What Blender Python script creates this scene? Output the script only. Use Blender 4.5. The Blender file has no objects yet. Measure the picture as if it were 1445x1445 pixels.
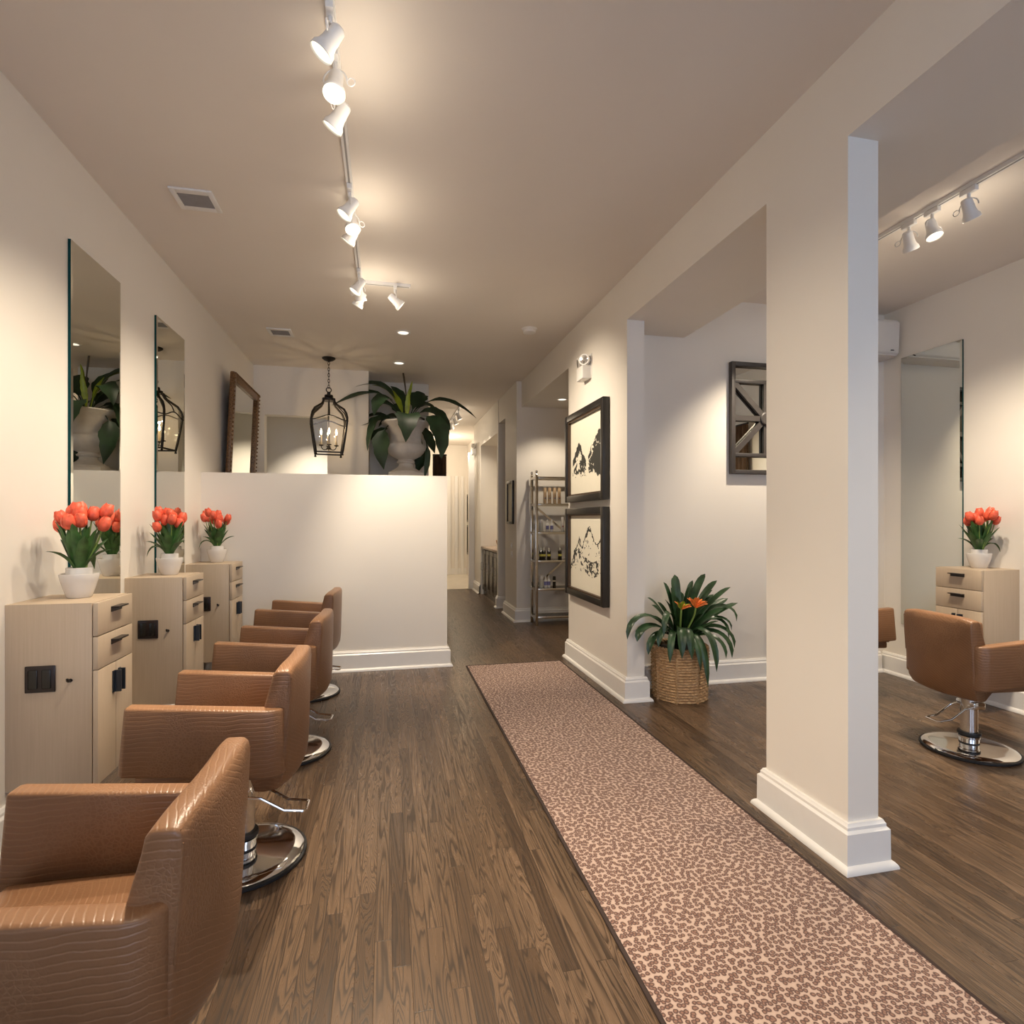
import bpy, bmesh, math, random
from math import pi, sin, cos, radians, sqrt
from mathutils import Vector, Matrix, noise as mnoise

random.seed(7)
S = bpy.context.scene
C = S.collection

# ------------------------------------------------------------------ helpers
class MB:
    def __init__(s):
        s.bm = bmesh.new()
    def _merge(s, b, mi=0, mat=None):
        if mat is not None:
            bmesh.ops.transform(b, matrix=mat, verts=b.verts)
        bmesh.ops.recalc_face_normals(b, faces=b.faces)
        for f in b.faces:
            f.material_index = mi
        me = bpy.data.meshes.new('tmp'); b.to_mesh(me); b.free()
        s.bm.from_mesh(me); bpy.data.meshes.remove(me)
        return s
    def box(s, x0, x1, y0, y1, z0, z1, bev=0, seg=2, mi=0, mat=None):
        b = bmesh.new()
        bmesh.ops.create_cube(b, size=1)
        for v in b.verts:
            v.co = Vector(((x0+x1)/2+v.co.x*(x1-x0), (y0+y1)/2+v.co.y*(y1-y0), (z0+z1)/2+v.co.z*(z1-z0)))
        if bev:
            bmesh.ops.bevel(b, geom=list(b.edges), offset=bev, segments=seg, profile=.5, affect='EDGES')
        return s._merge(b, mi, mat)
    def prism(s, poly, a, c, axis='y', bev=0, seg=2, mi=0, mat=None):
        """2-D outline extruded from a to c along an axis; outline is (x,z) for y, (y,z) for x, (x,y) for z"""
        b = bmesh.new()
        def P(p, t):
            return {'y': (p[0], t, p[1]), 'x': (t, p[0], p[1]), 'z': (p[0], p[1], t)}[axis]
        A = [b.verts.new(P(p, a)) for p in poly]; B = [b.verts.new(P(p, c)) for p in poly]
        n = len(poly)
        b.faces.new(A); b.faces.new(B[::-1])
        for i in range(n):
            b.faces.new((A[i], B[i], B[(i+1) % n], A[(i+1) % n]))
        bmesh.ops.recalc_face_normals(b, faces=b.faces)
        if bev:
            bmesh.ops.bevel(b, geom=list(b.edges), offset=bev, segments=seg, profile=.5, affect='EDGES')
        return s._merge(b, mi, mat)
    def lathe(s, prof, seg=28, c=(0, 0, 0), mi=0, mat=None, rfun=None, cap=True):
        b = bmesh.new(); rows = []
        for (r, z) in prof:
            row = []
            for k in range(seg):
                t = 2*pi*k/seg
                rr = rfun(r, z, t) if rfun else r
                row.append(b.verts.new((c[0]+rr*cos(t), c[1]+rr*sin(t), c[2]+z)))
            rows.append(row)
        for i in range(len(rows)-1):
            for k in range(seg):
                b.faces.new((rows[i][k], rows[i][(k+1) % seg], rows[i+1][(k+1) % seg], rows[i+1][k]))
        if cap:
            b.faces.new(rows[0][::-1]); b.faces.new(rows[-1])
        bmesh.ops.remove_doubles(b, verts=b.verts, dist=1e-6)
        return s._merge(b, mi, mat)
    def tube(s, pts, r, seg=8, mi=0, closed=False, mat=None, flat=None):
        pts = [Vector(p) for p in pts]; n = len(pts)
        b = bmesh.new(); rows = []; nrm = None
        for i in range(n):
            if closed:
                t = pts[(i+1) % n]-pts[i-1]
            else:
                t = pts[min(i+1, n-1)]-pts[max(i-1, 0)]
            t.normalize()
            if nrm is None:
                nrm = t.orthogonal().normalized() if flat is None else (Vector(flat)-t*Vector(flat).dot(t)).normalized()
            else:
                nrm = (nrm-t*nrm.dot(t)).normalized()
            bi = t.cross(nrm)
            rr = r[i] if isinstance(r, (list, tuple)) else r
            rows.append([b.verts.new(pts[i]+nrm*rr*cos(2*pi*k/seg)+bi*rr*sin(2*pi*k/seg)) for k in range(seg)])
        m = n if closed else n-1
        for i in range(m):
            A, B = rows[i], rows[(i+1) % n]
            for k in range(seg):
                b.faces.new((A[k], A[(k+1) % seg], B[(k+1) % seg], B[k]))
        if not closed:
            b.faces.new(rows[0][::-1]); b.faces.new(rows[-1])
        return s._merge(b, mi, mat)
    def bar(s, p, q, w, h, mi=0, up=(0, 0, 1)):
        p, q = Vector(p), Vector(q); t = (q-p); L = t.length; t.normalize()
        u = Vector(up)
        if abs(t.dot(u)) > .99: u = Vector((1, 0, 0))
        sd = t.cross(u).normalized(); u = sd.cross(t)
        m = Matrix((( t.x, sd.x, u.x, p.x), (t.y, sd.y, u.y, p.y), (t.z, sd.z, u.z, p.z), (0, 0, 0, 1)))
        return s.box(0, L, -w/2, w/2, -h/2, h/2, mi=mi, mat=m)
    def sphere(s, c, r, seg=16, mi=0, sc=(1, 1, 1)):
        b = bmesh.new()
        bmesh.ops.create_uvsphere(b, u_segments=seg, v_segments=max(6, seg//2), radius=r)
        for v in b.verts:
            v.co = Vector((c[0]+v.co.x*sc[0], c[1]+v.co.y*sc[1], c[2]+v.co.z*sc[2]))
        return s._merge(b, mi)
    def grid(s, rows, mi=0):
        b = bmesh.new()
        V = [[b.verts.new(p) for p in r] for r in rows]
        for i in range(len(V)-1):
            for j in range(len(V[0])-1):
                b.faces.new((V[i][j], V[i][j+1], V[i+1][j+1], V[i+1][j]))
        for f in b.faces: f.material_index = mi
        me = bpy.data.meshes.new('tmp'); b.to_mesh(me); b.free()
        s.bm.from_mesh(me); bpy.data.meshes.remove(me)
        return s
    def leaf(s, path, widths, up=(0, 0, 1), fold=.25, mi=0, cols=4):
        path = [Vector(p) for p in path]; n = len(path); rows = []; prev = None
        for i in range(n):
            t = (path[min(i+1, n-1)]-path[max(i-1, 0)]).normalized()
            sd = t.cross(Vector(up))
            if sd.length < .15:
                sd = prev if prev is not None else t.orthogonal()
            sd = sd.normalized()
            if prev is not None and sd.dot(prev) < 0: sd = -sd
            prev = sd
            nn = sd.cross(t).normalized()
            w = widths[i]
            row = []
            for k in range(cols+1):
                a = (k/cols-.5)*2
                row.append(path[i]+sd*w*a+nn*w*fold*abs(a)**1.5)
            rows.append(row)
        return s.grid(rows, mi)
    def build(s, name, mats, parent=None, loc=None, smooth=35, kind=None):
        me = bpy.data.meshes.new(name)
        s.bm.to_mesh(me); s.bm.free()
        for m in (mats if isinstance(mats, (list, tuple)) else [mats]):
            me.materials.append(m)
        if smooth:
            me.shade_smooth()
            me.set_sharp_from_angle(angle=radians(smooth))
        o = bpy.data.objects.new(name, me); C.objects.link(o)
        if loc is not None: o.location = loc
        if parent is not None: o.parent = parent
        if kind: o['kind'] = kind
        return o

def tag(o, label, cat, group=None, kind=None):
    o['label'] = label; o['category'] = cat
    if group: o['group'] = group
    if kind: o['kind'] = kind
    return o

def thing(name, label, cat, loc=(0, 0, 0), rotz=0, group=None):
    o = bpy.data.objects.new(name, None); C.objects.link(o)
    o.empty_display_size = .1
    o.location = loc; o.rotation_euler = (0, 0, rotz)
    return tag(o, label, cat, group)

def dup(root, label, loc=None, rotz=None):
    r = root.copy(); C.objects.link(r)
    if loc is not None: r.location = loc
    if rotz is not None: r.rotation_euler = (0, 0, rotz)
    r['label'] = label
    for ch in list(root.children):
        c = ch.copy(); C.objects.link(c); c.parent = r
        for g in list(ch.children):
            d = g.copy(); C.objects.link(d); d.parent = c
    return r

def bez(p0, p1, p2, p3, n=10):
    p0, p1, p2, p3 = map(Vector, (p0, p1, p2, p3)); out = []
    for i in range(n+1):
        t = i/n
        out.append(p0*(1-t)**3+p1*3*t*(1-t)**2+p2*3*t*t*(1-t)+p3*t**3)
    return out

# ------------------------------------------------------------------ materials
def new(name):
    m = bpy.data.materials.new(name); m.use_nodes = True
    nt = m.node_tree; b = nt.nodes['Principled BSDF']
    return m, nt, b

def setp(b, col=None, rough=.5, metal=0, spec=None, coat=0, sheen=0, trans=0, ior=None):
    if col is not None: b.inputs['Base Color'].default_value = (*col, 1)
    b.inputs['Roughness'].default_value = rough; b.inputs['Metallic'].default_value = metal
    if spec is not None: b.inputs['Specular IOR Level'].default_value = spec
    b.inputs['Coat Weight'].default_value = coat
    b.inputs['Sheen Weight'].default_value = sheen
    b.inputs['Transmission Weight'].default_value = trans
    if ior: b.inputs['IOR'].default_value = ior

class NT:
    def __init__(s, nt): s.nt = nt
    def n(s, t, **kw):
        x = s.nt.nodes.new(t)
        for k, v in kw.items(): setattr(x, k, v)
        return x
    def l(s, a, b): s.nt.links.new(a, b)
    def math(s, op, a, b=None, c=None, clamp=False):
        x = s.n('ShaderNodeMath', operation=op, use_clamp=clamp)
        for i, v in enumerate((a, b, c)):
            if v is None: continue
            if isinstance(v, (int, float)): x.inputs[i].default_value = v
            else: s.l(v, x.inputs[i])
        return x.outputs[0]
    def comb(s, x=0, y=0, z=0):
        n = s.n('ShaderNodeCombineXYZ')
        for i, v in enumerate((x, y, z)):
            if isinstance(v, (int, float)): n.inputs[i].default_value = v
            else: s.l(v, n.inputs[i])
        return n.outputs[0]
    def ramp(s, f, stops, interp='LINEAR'):
        r = s.n('ShaderNodeValToRGB'); r.color_ramp.interpolation = interp
        e = r.color_ramp.elements
        while len(e) < len(stops): e.new(.5)
        for q, (p, c) in zip(e, stops):
            q.position = p; q.color = (*c, 1) if len(c) == 3 else c
        s.l(f, r.inputs[0]); return r.outputs[0]
    def mix(s, f, a, b, mode='MIX'):
        m = s.n('ShaderNodeMix', data_type='RGBA', blend_type=mode)
        for i, v in ((0, f), (6, a), (7, b)):
            if isinstance(v, (int, float)): m.inputs[i].default_value = v
            elif isinstance(v, tuple): m.inputs[i].default_value = (*v, 1)
            else: s.l(v, m.inputs[i])
        return m.outputs[2]
    def noise(s, vec=None, scale=5, detail=3, rough=.5, dist=0):
        x = s.n('ShaderNodeTexNoise'); x.inputs['Scale'].default_value = scale
        x.inputs['Detail'].default_value = detail; x.inputs['Roughness'].default_value = rough
        x.inputs['Distortion'].default_value = dist
        if vec is not None: s.l(vec, x.inputs['Vector'])
        return x.outputs['Fac']
    def bump(s, h, b, strength=.3, dist=.01):
        x = s.n('ShaderNodeBump'); x.inputs['Strength'].default_value = strength
        x.inputs['Distance'].default_value = dist
        s.l(h, x.inputs['Height']); s.l(x.outputs[0], b.inputs['Normal'])
    def obj(s):
        return s.n('ShaderNodeTexCoord').outputs['Object']
    def sep(s, v):
        x = s.n('ShaderNodeSeparateXYZ'); s.l(v, x.inputs[0]); return x.outputs

def simple(name, col, rough=.5, metal=0, var=.06, scale=18, bump=0, bscale=120, **kw):
    m, nt, b = new(name); setp(b, col, rough, metal, **kw); N = NT(nt)
    v = N.obj()
    f = N.noise(v, scale, 3)
    lo = tuple(c*(1-var) for c in col); hi = tuple(min(1, c*(1+var)) for c in col)
    N.l(N.ramp(f, [(.3, lo), (.7, hi)]), b.inputs['Base Color'])
    if bump: N.bump(N.noise(v, bscale, 2), b, bump, .002)
    return m

def emit(name, col, st):
    m, nt, b = new(name); setp(b, col, .3)
    b.inputs['Emission Color'].default_value = (*col, 1); b.inputs['Emission Strength'].default_value = st
    return m

def thin_glass(name, tint=(1, 1, 1), refl=1.0):
    m = bpy.data.materials.new(name); m.use_nodes = True; nt = m.node_tree
    for x in list(nt.nodes): nt.nodes.remove(x)
    N = NT(nt); o = N.n('ShaderNodeOutputMaterial'); t = N.n('ShaderNodeBsdfTransparent'); g = N.n('ShaderNodeBsdfGlossy')
    t.inputs[0].default_value = (*tint, 1); g.inputs['Roughness'].default_value = .02
    fr = N.n('ShaderNodeFresnel'); fr.inputs[0].default_value = 1.35
    mx = N.n('ShaderNodeMixShader'); N.l(fr.outputs[0], mx.inputs[0]); N.l(t.outputs[0], mx.inputs[1]); N.l(g.outputs[0], mx.inputs[2])
    N.l(mx.outputs[0], o.inputs[0]); return m

M = {}
M['wall'] = simple('warm_white_wall_paint', (.80, .758, .695), .6, var=.012, scale=2, bump=.06, bscale=220)
M['wall_grey'] = simple('pale_grey_wall_paint', (.72, .70, .66), .6, var=.012, scale=2, bump=.06, bscale=220)
M['ceil'] = simple('ceiling_paint', (.79, .735, .675), .75, var=.012, scale=2, bump=.05, bscale=200)
M['trim'] = simple('white_trim_paint', (.84, .82, .79), .32, var=.01)
M['tile'] = simple('pale_stone_tile', (.74, .68, .58), .25, var=.05, scale=4)
M['chrome'] = simple('chrome', (.82, .82, .82), .08, 1, var=.01)
M['nickel'] = simple('polished_nickel', (.72, .67, .58), .16, 1, var=.03)
M['rubber'] = simple('black_rubber', (.015, .015, .017), .55)
M['bronze'] = simple('dark_bronze', (.030, .025, .024), .35, .5)
M['bluesteel'] = simple('dark_blue_steel', (.03, .04, .055), .3, .4)
M['outlet'] = simple('dark_brown_plastic', (.016, .009, .009), .3)
M['iron'] = simple('black_wrought_iron', (.018, .015, .013), .5, .3)
M['ceramic'] = simple('white_ceramic', (.72, .69, .65), .22, var=.02)
M['plaster'] = simple('white_cast_stone', (.70, .66, .61), .7, var=.05, scale=30, bump=.1)
M['whiteplastic'] = simple('white_plastic', (.78, .76, .73), .35, var=.01)
M['whitemetal'] = simple('white_enamel', (.80, .80, .80), .3, var=.01)
M['greymetal'] = simple('grey_vent_metal', (.30, .29, .29), .5)
M['blackframe'] = simple('black_frame_wood', (.016, .014, .013), .35, var=.15, scale=40)
M['framebrown'] = simple('dark_brown_frame_lip', (.06, .035, .02), .4)
M['greyframe'] = simple('charcoal_painted_wood', (.050, .043, .040), .45, var=.1)
M['paper'] = simple('ivory_print_paper', (.80, .76, .64), .8, var=.01)
M['ink'] = simple('charcoal_ink', (.035, .035, .03), .8, var=.1)
M['black'] = simple('black_lacquer', (.012, .011, .010), .25)
M['petal'] = simple('coral_tulip_petal', (.86, .13, .065), .45, var=.30, scale=45)
M['petal_o'] = simple('orange_clivia_petal', (.88, .24, .05), .5, var=.25, scale=60)
M['stem'] = simple('tulip_stem', (.20, .30, .07), .45)
M['tulipleaf'] = simple('tulip_leaf', (.045, .12, .028), .45, var=.45, scale=22)
M['plantleaf'] = simple('dark_glossy_leaf', (.018, .045, .018), .46, var=.45, scale=9)
M['plantleaf_light'] = simple('fresh_and_backlit_green_leaf', (.30, .38, .025), .4, var=.3, scale=9)  # also carries the backlit look of one urn leaf in its colour
M['clivia'] = simple('clivia_leaf', (.022, .058, .020), .36, var=.4, scale=14)
M['spadix'] = simple('brown_flower_stalk', (.06, .04, .018), .5)
M['soil'] = simple('dark_soil', (.015, .011, .008), .9)
M['bottle_white'] = simple('white_bottle', (.75, .74, .72), .3)
M['bottle_cream'] = simple('cream_bottle', (.78, .58, .36), .3)
M['bottle_dark'] = simple('dark_amber_bottle', (.022, .016, .009), .2)
M['label_yellow'] = simple('yellow_label', (.65, .60, .12), .5)
M['label_blue'] = simple('blue_label', (.22, .22, .48), .5)
M['label_red'] = simple('maroon_label', (.28, .06, .06), .5)
M['frost'] = simple('frosted_clear_bottle', (.62, .62, .56), .25)
M['counter'] = simple('granite_counter', (.35, .26, .20), .25, var=.3, scale=60)
M['darkcab'] = simple('dark_espresso_cabinet', (.030, .024, .022), .25, .0, var=.2)
M['fruit'] = simple('green_yellow_pear', (.52, .50, .06), .4, var=.3, scale=30)
M['bowl'] = simple('orange_wood_bowl', (.45, .20, .06), .4, var=.2)
M['candle'] = simple('ivory_candle_sleeve', (.80, .66, .45), .5)
M['lens'] = emit('lit_lamp_lens', (1, .93, .70), .42)
M['bulb'] = emit('lit_candle_bulb', (1, .82, .5), 2.5)
M['downlight'] = emit('lit_downlight', (1, .90, .74), .32)
M['glass'] = thin_glass('thin_clear_glass')
M['winglass'] = thin_glass('window_glass')
M['glassedge'] = simple('teal_glass_edge', (.002, .050, .052), .5, spec=.1)
M['goldframe'] = simple('antique_bronze_carved_frame', (.16, .085, .038), .4, .35, var=.55, scale=70, bump=.5, bscale=60)
M['curtain'] = simple('dark_brown_curtain', (.085, .045, .022), .7, var=.25, scale=8)
M['plate_white'] = M['whiteplastic']
def mk_mirror(nm, col):
    m, nt, b = new(nm); setp(b, col, .0, 1); return m
M['mirror'] = mk_mirror('silvered_mirror', (.74, .745, .68))
M['clearlamp'] = simple('clear_lamp_face', (.75, .75, .75), .08, .9, var=.1, scale=80)

def mk_cabwood():
    m, nt, b = new('bleached_greige_veneer'); setp(b, None, .42); N = NT(nt)
    x, y, z = N.sep(N.obj())
    v = N.comb(N.math('MULTIPLY', x, 160), N.math('MULTIPLY', y, 160), N.math('MULTIPLY', z, 5))
    f = N.noise(v, 1, 3)
    v2 = N.comb(N.math('MULTIPLY', x, 6), N.math('MULTIPLY', y, 6), N.math('MULTIPLY', z, 2))
    g = N.noise(v2, 1, 2)
    c = N.ramp(f, [(.3, (.50, .395, .285)), (.7, (.545, .435, .32))])
    c = N.mix(N.math('MULTIPLY', g, .25), c, (.42, .33, .24))
    N.l(c, b.inputs['Base Color']); return m
M['cab'] = mk_cabwood()

def mk_leather():
    m, nt, b = new('tan_embossed_leather'); setp(b, None, .36, spec=.45); N = NT(nt)
    tc = N.n('ShaderNodeTexCoord'); x, y, z = N.sep(tc.outputs['Object']); nx, ny, nz = N.sep(tc.outputs['Normal'])
    flat = N.math('GREATER_THAN', N.math('ABSOLUTE', nz), .75)
    # run of the ridges: heights on upright faces, length on flat faces
    wob = N.noise(tc.outputs['Object'], 7, 3)
    wob2 = N.noise(tc.outputs['Object'], 40, 2)
    up = N.math('ADD', z, N.math('MULTIPLY', N.math('MULTIPLY', y, .55), N.math('GREATER_THAN', nx, .6)))
    base = N.math('ADD', N.math('MULTIPLY', up, N.math('SUBTRACT', 1, flat)), N.math('MULTIPLY', N.math('ADD', x, N.math('MULTIPLY', y, .25)), flat))
    ph = N.math('ADD', N.math('MULTIPLY', base, 400), N.math('ADD', N.math('MULTIPLY', wob, 12), N.math('MULTIPLY', wob2, 1.6)))
    w = N.math('MULTIPLY_ADD', N.math('SINE', ph), .5, .5)
    crease = N.math('POWER', w, 7)
    vor = N.n('ShaderNodeTexVoronoi', feature='DISTANCE_TO_EDGE'); vor.inputs['Scale'].default_value = 90
    N.l(tc.outputs['Object'], vor.inputs['Vector'])
    cell = N.math('SUBTRACT', 1, N.math('MINIMUM', N.math('MULTIPLY', vor.outputs['Distance'], 5), 1))
    patch = N.ramp(N.noise(tc.outputs['Object'], 3.6, 1), [(.50, (0, 0, 0)), (.60, (1, 1, 1))])
    h = N.mix(patch, crease, cell)
    col = N.ramp(N.noise(tc.outputs['Object'], 5, 3), [(.3, (.195, .096, .047)), (.7, (.255, .128, .062))])
    fine = N.noise(tc.outputs['Object'], 160, 2)
    col = N.mix(N.math('MULTIPLY', h, .20), col, (.44, .26, .14))  # highlights along creases and cell edges painted into the leather colour
    col = N.mix(N.math('MULTIPLY', fine, .18), col, (.14, .06, .028))
    N.l(col, b.inputs['Base Color'])
    N.bump(N.math('ADD', N.math('MULTIPLY', N.math('SUBTRACT', 1, h), 1), N.math('MULTIPLY', fine, .25)), b, .32, .002)
    return m
M['leather'] = mk_leather()

def mk_floor():
    m, nt, b = new('dark_stained_oak_strip'); setp(b, None, .3, spec=.42); N = NT(nt)
    x, y, z = N.sep(N.obj())
    W = .0572
    fx = N.math('DIVIDE', N.math('ADD', x, 20), W)
    ix = N.math('FLOOR', fx); u = N.math('FRACT', fx)
    wn = N.n('ShaderNodeTexWhiteNoise', noise_dimensions='1D'); N.l(ix, wn.inputs['W'])
    fy = N.math('ADD', N.math('DIVIDE', N.math('ADD', y, 20), .95), N.math('MULTIPLY', wn.outputs['Value'], 7.3))
    iy = N.math('FLOOR', fy); vv = N.math('FRACT', fy)
    wn2 = N.n('ShaderNodeTexWhiteNoise', noise_dimensions='2D'); N.l(N.comb(ix, iy), wn2.inputs['Vector'])
    r = wn2.outputs['Value']
    r2 = N.math('FRACT', N.math('MULTIPLY', r, 17.31)); r3 = N.math('FRACT', N.math('MULTIPLY', r, 41.7))
    # cathedral grain: contour lines of a stretched noise field, different in each board
    p = N.comb(N.math('MULTIPLY', N.math('SUBTRACT', u, r3), .95), N.math('MULTIPLY', y, N.math('MULTIPLY_ADD', r2, 1.5, .45)), N.math('MULTIPLY', r, 90))
    f = N.noise(p, 1.25, 2, .35, .2)
    freq = N.math('MULTIPLY_ADD', r3, 11, 9)
    ring = N.math('FRACT', N.math('MULTIPLY', f, freq))
    line = N.ramp(ring, [(0, (0, 0, 0)), (.13, (.10, .10, .10)), (.34, (.72, .72, .72)), (.7, (1, 1, 1)), (.90, (.75, .75, .75)), (1, (0, 0, 0))])
    pore = N.noise(N.comb(N.math('MULTIPLY', x, 420), N.math('MULTIPLY', y, 14), r), 1, 2)
    lo = N.ramp(r, [(0, (.030, .018, .011)), (.5, (.040, .024, .014)), (1, (.052, .031, .018))])
    hi = N.ramp(r, [(0, (.076, .047, .029)), (.25, (.117, .074, .045)), (.6, (.145, .092, .056)), (1, (.180, .115, .071))])
    c = N.mix(line, lo, hi)
    c = N.mix(N.math('MULTIPLY', N.math('SUBTRACT', .58, pore, clamp=True), .5), c, (.028, .017, .010))
    blot = N.ramp(N.noise(N.comb(N.math('MULTIPLY', x, 2.2), y, 0), 1.6, 3), [(.45, (0, 0, 0)), (.8, (.3, .3, .3))])
    c = N.mix(blot, c, (.085, .055, .036))
    gap = N.math('MINIMUM', N.math('MULTIPLY', N.math('MINIMUM', u, N.math('SUBTRACT', 1, u)), 34), 1)
    gap2 = N.math('MINIMUM', N.math('MULTIPLY', N.math('MINIMUM', vv, N.math('SUBTRACT', 1, vv)), 500), 1)
    g = N.math('MULTIPLY', gap, gap2)
    c = N.mix(N.math('MULTIPLY', N.math('SUBTRACT', 1, g), .8), c, (.016, .010, .007))
    N.l(c, b.inputs['Base Color'])
    rg = N.math('MULTIPLY_ADD', N.math('SUBTRACT', 1, line), .10, .27)
    N.l(rg, b.inputs['Roughness'])
    N.bump(N.math('MULTIPLY', N.math('MULTIPLY_ADD', line, .25, .75), g), b, .22, .0012)
    return m
M['floor'] = mk_floor()

def mk_rug():
    m, nt, b = new('leopard_print_carpet'); setp(b, None, .95, spec=.1, sheen=.25); N = NT(nt)
    o = N.obj()
    dn = N.n('ShaderNodeTexNoise'); dn.inputs['Scale'].default_value = 55; dn.inputs['Detail'].default_value = 2; N.l(o, dn.inputs['Vector'])
    mx = N.n('ShaderNodeMix', data_type='VECTOR'); mx.inputs[0].default_value = .006
    N.l(o, mx.inputs[4]); N.l(dn.outputs['Color'], mx.inputs[5])
    vor = N.n('ShaderNodeTexVoronoi', feature='F1', voronoi_dimensions='2D'); vor.inputs['Scale'].default_value = 58; vor.inputs['Randomness'].default_value = .8
    N.l(mx.outputs[1], vor.inputs['Vector'])
    d = N.math('ADD', vor.outputs['Distance'], N.math('MULTIPLY', N.math('SUBTRACT', N.noise(o, 150, 2), .5), .26))
    c = N.ramp(d, [(0, (.26, .140, .100)), (.20, (.22, .115, .082)), (.27, (.062, .026, .021)), (.41, (.080, .035, .029)), (.49, (.50, .360, .290)), (1, (.58, .43, .35))])
    spk = N.noise(o, 420, 2)
    c = N.mix(N.math('MULTIPLY', spk, .25), c, (.34, .22, .16))
    N.l(c, b.inputs['Base Color'])
    N.bump(N.noise(o, 900, 2), b, .5, .003)
    return m
M['rug'] = mk_rug()
M['rugedge'] = simple('dark_rug_binding', (.035, .020, .016), .9)

def mk_basket():
    m, nt, b = new('woven_seagrass'); setp(b, None, .65); N = NT(nt)
    o = N.obj(); x, y, z = N.sep(o)
    f = N.noise(N.comb(N.math('MULTIPLY', x, 60), N.math('MULTIPLY', y, 60), N.math('MULTIPLY', z, 160)), 1, 3)
    c = N.ramp(f, [(.3, (.27, .15, .065)), (.5, (.45, .28, .14)), (.72, (.60, .41, .22))])
    N.l(c, b.inputs['Base Color']); N.bump(f, b, .3, .002); return m
M['basket'] = mk_basket()

# ------------------------------------------------------------------ the setting
XL, XR, ZC, ZB = -1.585, 1.81, 3.29, 2.94
XI = 1.955                # right-hand side of the thin dividing wall
XRR, YB = 4.5, 4.38       # far side and end wall of the side room
YH = 5.44                 # half wall
YR = 7.45                 # end wall of the reception
YF = -2.6                 # street front
def st(name, mb, m, smooth=0): return mb.build(name, m, kind='structure', smooth=smooth)

st('floor', MB().box(-2.6, 4.62, -2.7, 11.35, -.12, 0), M['floor'])
st('floor_tile', MB().box(.4, 2.7, 11.35, 14.5, -.12, .004), M['tile'])
st('ceiling', MB().box(-2.6, 4.62, -2.7, 14.5, ZC, ZC+.12), M['ceil'])
st('wall_left', MB().box(XL-.12, XL, -2.7, YR+.14, 0, ZC), M['wall'])
# street front with two shop windows
mb = MB()
for (a, b_) in ((XL-.12, -1.25), (1.45, 2.25), (4.2, 4.62)):
    mb.box(a, b_, YF-.1, YF, 0, ZC)
for (a, b_) in ((-1.25, 1.45), (2.25, 4.2)):
    mb.box(a, b_, YF-.1, YF, 0, .45); mb.box(a, b_, YF-.1, YF, 2.95, ZC)
st('wall_front', mb, M['wall'])
for i, (a, b_) in enumerate(((-1.25, 1.45), (2.25, 4.2))):
    mb = MB(); w = .06
    mb.box(a, a+w, YF-.08, YF-.02, .45, 2.95); mb.box(b_-w, b_, YF-.08, YF-.02, .45, 2.95)
    mb.box(a+w, b_-w, YF-.08, YF-.02, .45, .45+w); mb.box(a+w, b_-w, YF-.08, YF-.02, 2.95-w, 2.95)
    mid = (a+b_)/2; mb.box(mid-.03, mid+.03, YF-.08, YF-.02, .45+w, 2.95-w)
    f = st('window_%d' % (i+1), mb, M['trim'])
    MB().box(a+w, b_-w, YF-.053, YF-.047, .45+w, 2.95-w).build('pane', M['winglass'], f, smooth=0)
# right: pillar, wall block, header
st('wall_pillar', MB().box(XR, XI, 1.93, 2.43, 0, ZB), M['wall'])
st('wall_block', MB().box(XR, XI, 4.07, 5.50, 0, ZB), M['wall'])
st('ceiling_soffit', MB().box(XR, 2.465, -2.6, YB, ZB, ZC).box(XR, XI, YB, 5.5, ZB, ZC).box(XR, 3.7, 5.5, 7.55, ZB, ZC), M['wall'])
st('wall_right', MB().box(XRR, XRR+.12, -2.7, YB+.12, 0, ZC), M['wall'])
st('wall_back', MB().box(XI, XRR, YB, YB+.12, 0, ZB).box(2.465, XRR, YB, YB+.12, ZB, ZC), M['wall'])
st('wall_half', MB().box(XL, .57, YH, YH+.36, 0, 1.815), M['wall'])
# reception end wall with its doorway, and the room behind it
mb = MB().box(-2.6, -1.46, YR, YR+.14, 0, ZC).box(-.72, -.22, YR, YR+.14, 0, ZC).box(-1.46, -.72, YR, YR+.14, 2.69, ZC)
st('wall_reception', mb, M['wall'])
st('wall_back_room', MB().box(-2.6, -.22, 9.1, 9.2, 0, ZC).box(-2.6, -2.5, YR, 9.1, 0, ZC), M['wall_grey'])
st('wall_corridor_left', MB().box(-.22, .58, 8.0, 14.5, 0, ZC).box(-.30, -.22, YR+.14, 9.1, 0, ZC), M['wall_grey'])
# corridor right side
mb = MB().box(1.74, 3.7, 7.55, 8.3, 0, ZC)                     # wall beside the shelves
mb.box(1.74, 2.6, 8.3, 8.8, 2.92, ZC)                          # over the side passage
mb.box(2.5, 2.6, 8.3, 8.8, 0, 2.92)
mb.box(1.73, 2.6, 8.8, 8.9, 0, ZC)                             # pier
mb.box(1.73, 2.6, 8.9, 10.5, 2.78, ZC)                         # over the counter niche
mb.box(2.4, 2.6, 8.9, 10.5, 0, 2.78)
mb.box(1.73, 2.6, 10.5, 11.36, 0, ZC)
st('wall_corridor_right', mb, M['wall'])
st('wall_shelf_room', MB().box(3.6, 3.7, YB+.12, 7.55, 0, ZB).box(XI, 3.6, 5.38, 5.5, 0, ZB), M['wall'])
st('wall_far', MB().box(.58, 2.7, 14.4, 14.5, 0, ZC).box(2.02, 2.12, 11.36, 14.4, 0, ZC), M['wall'])

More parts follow.
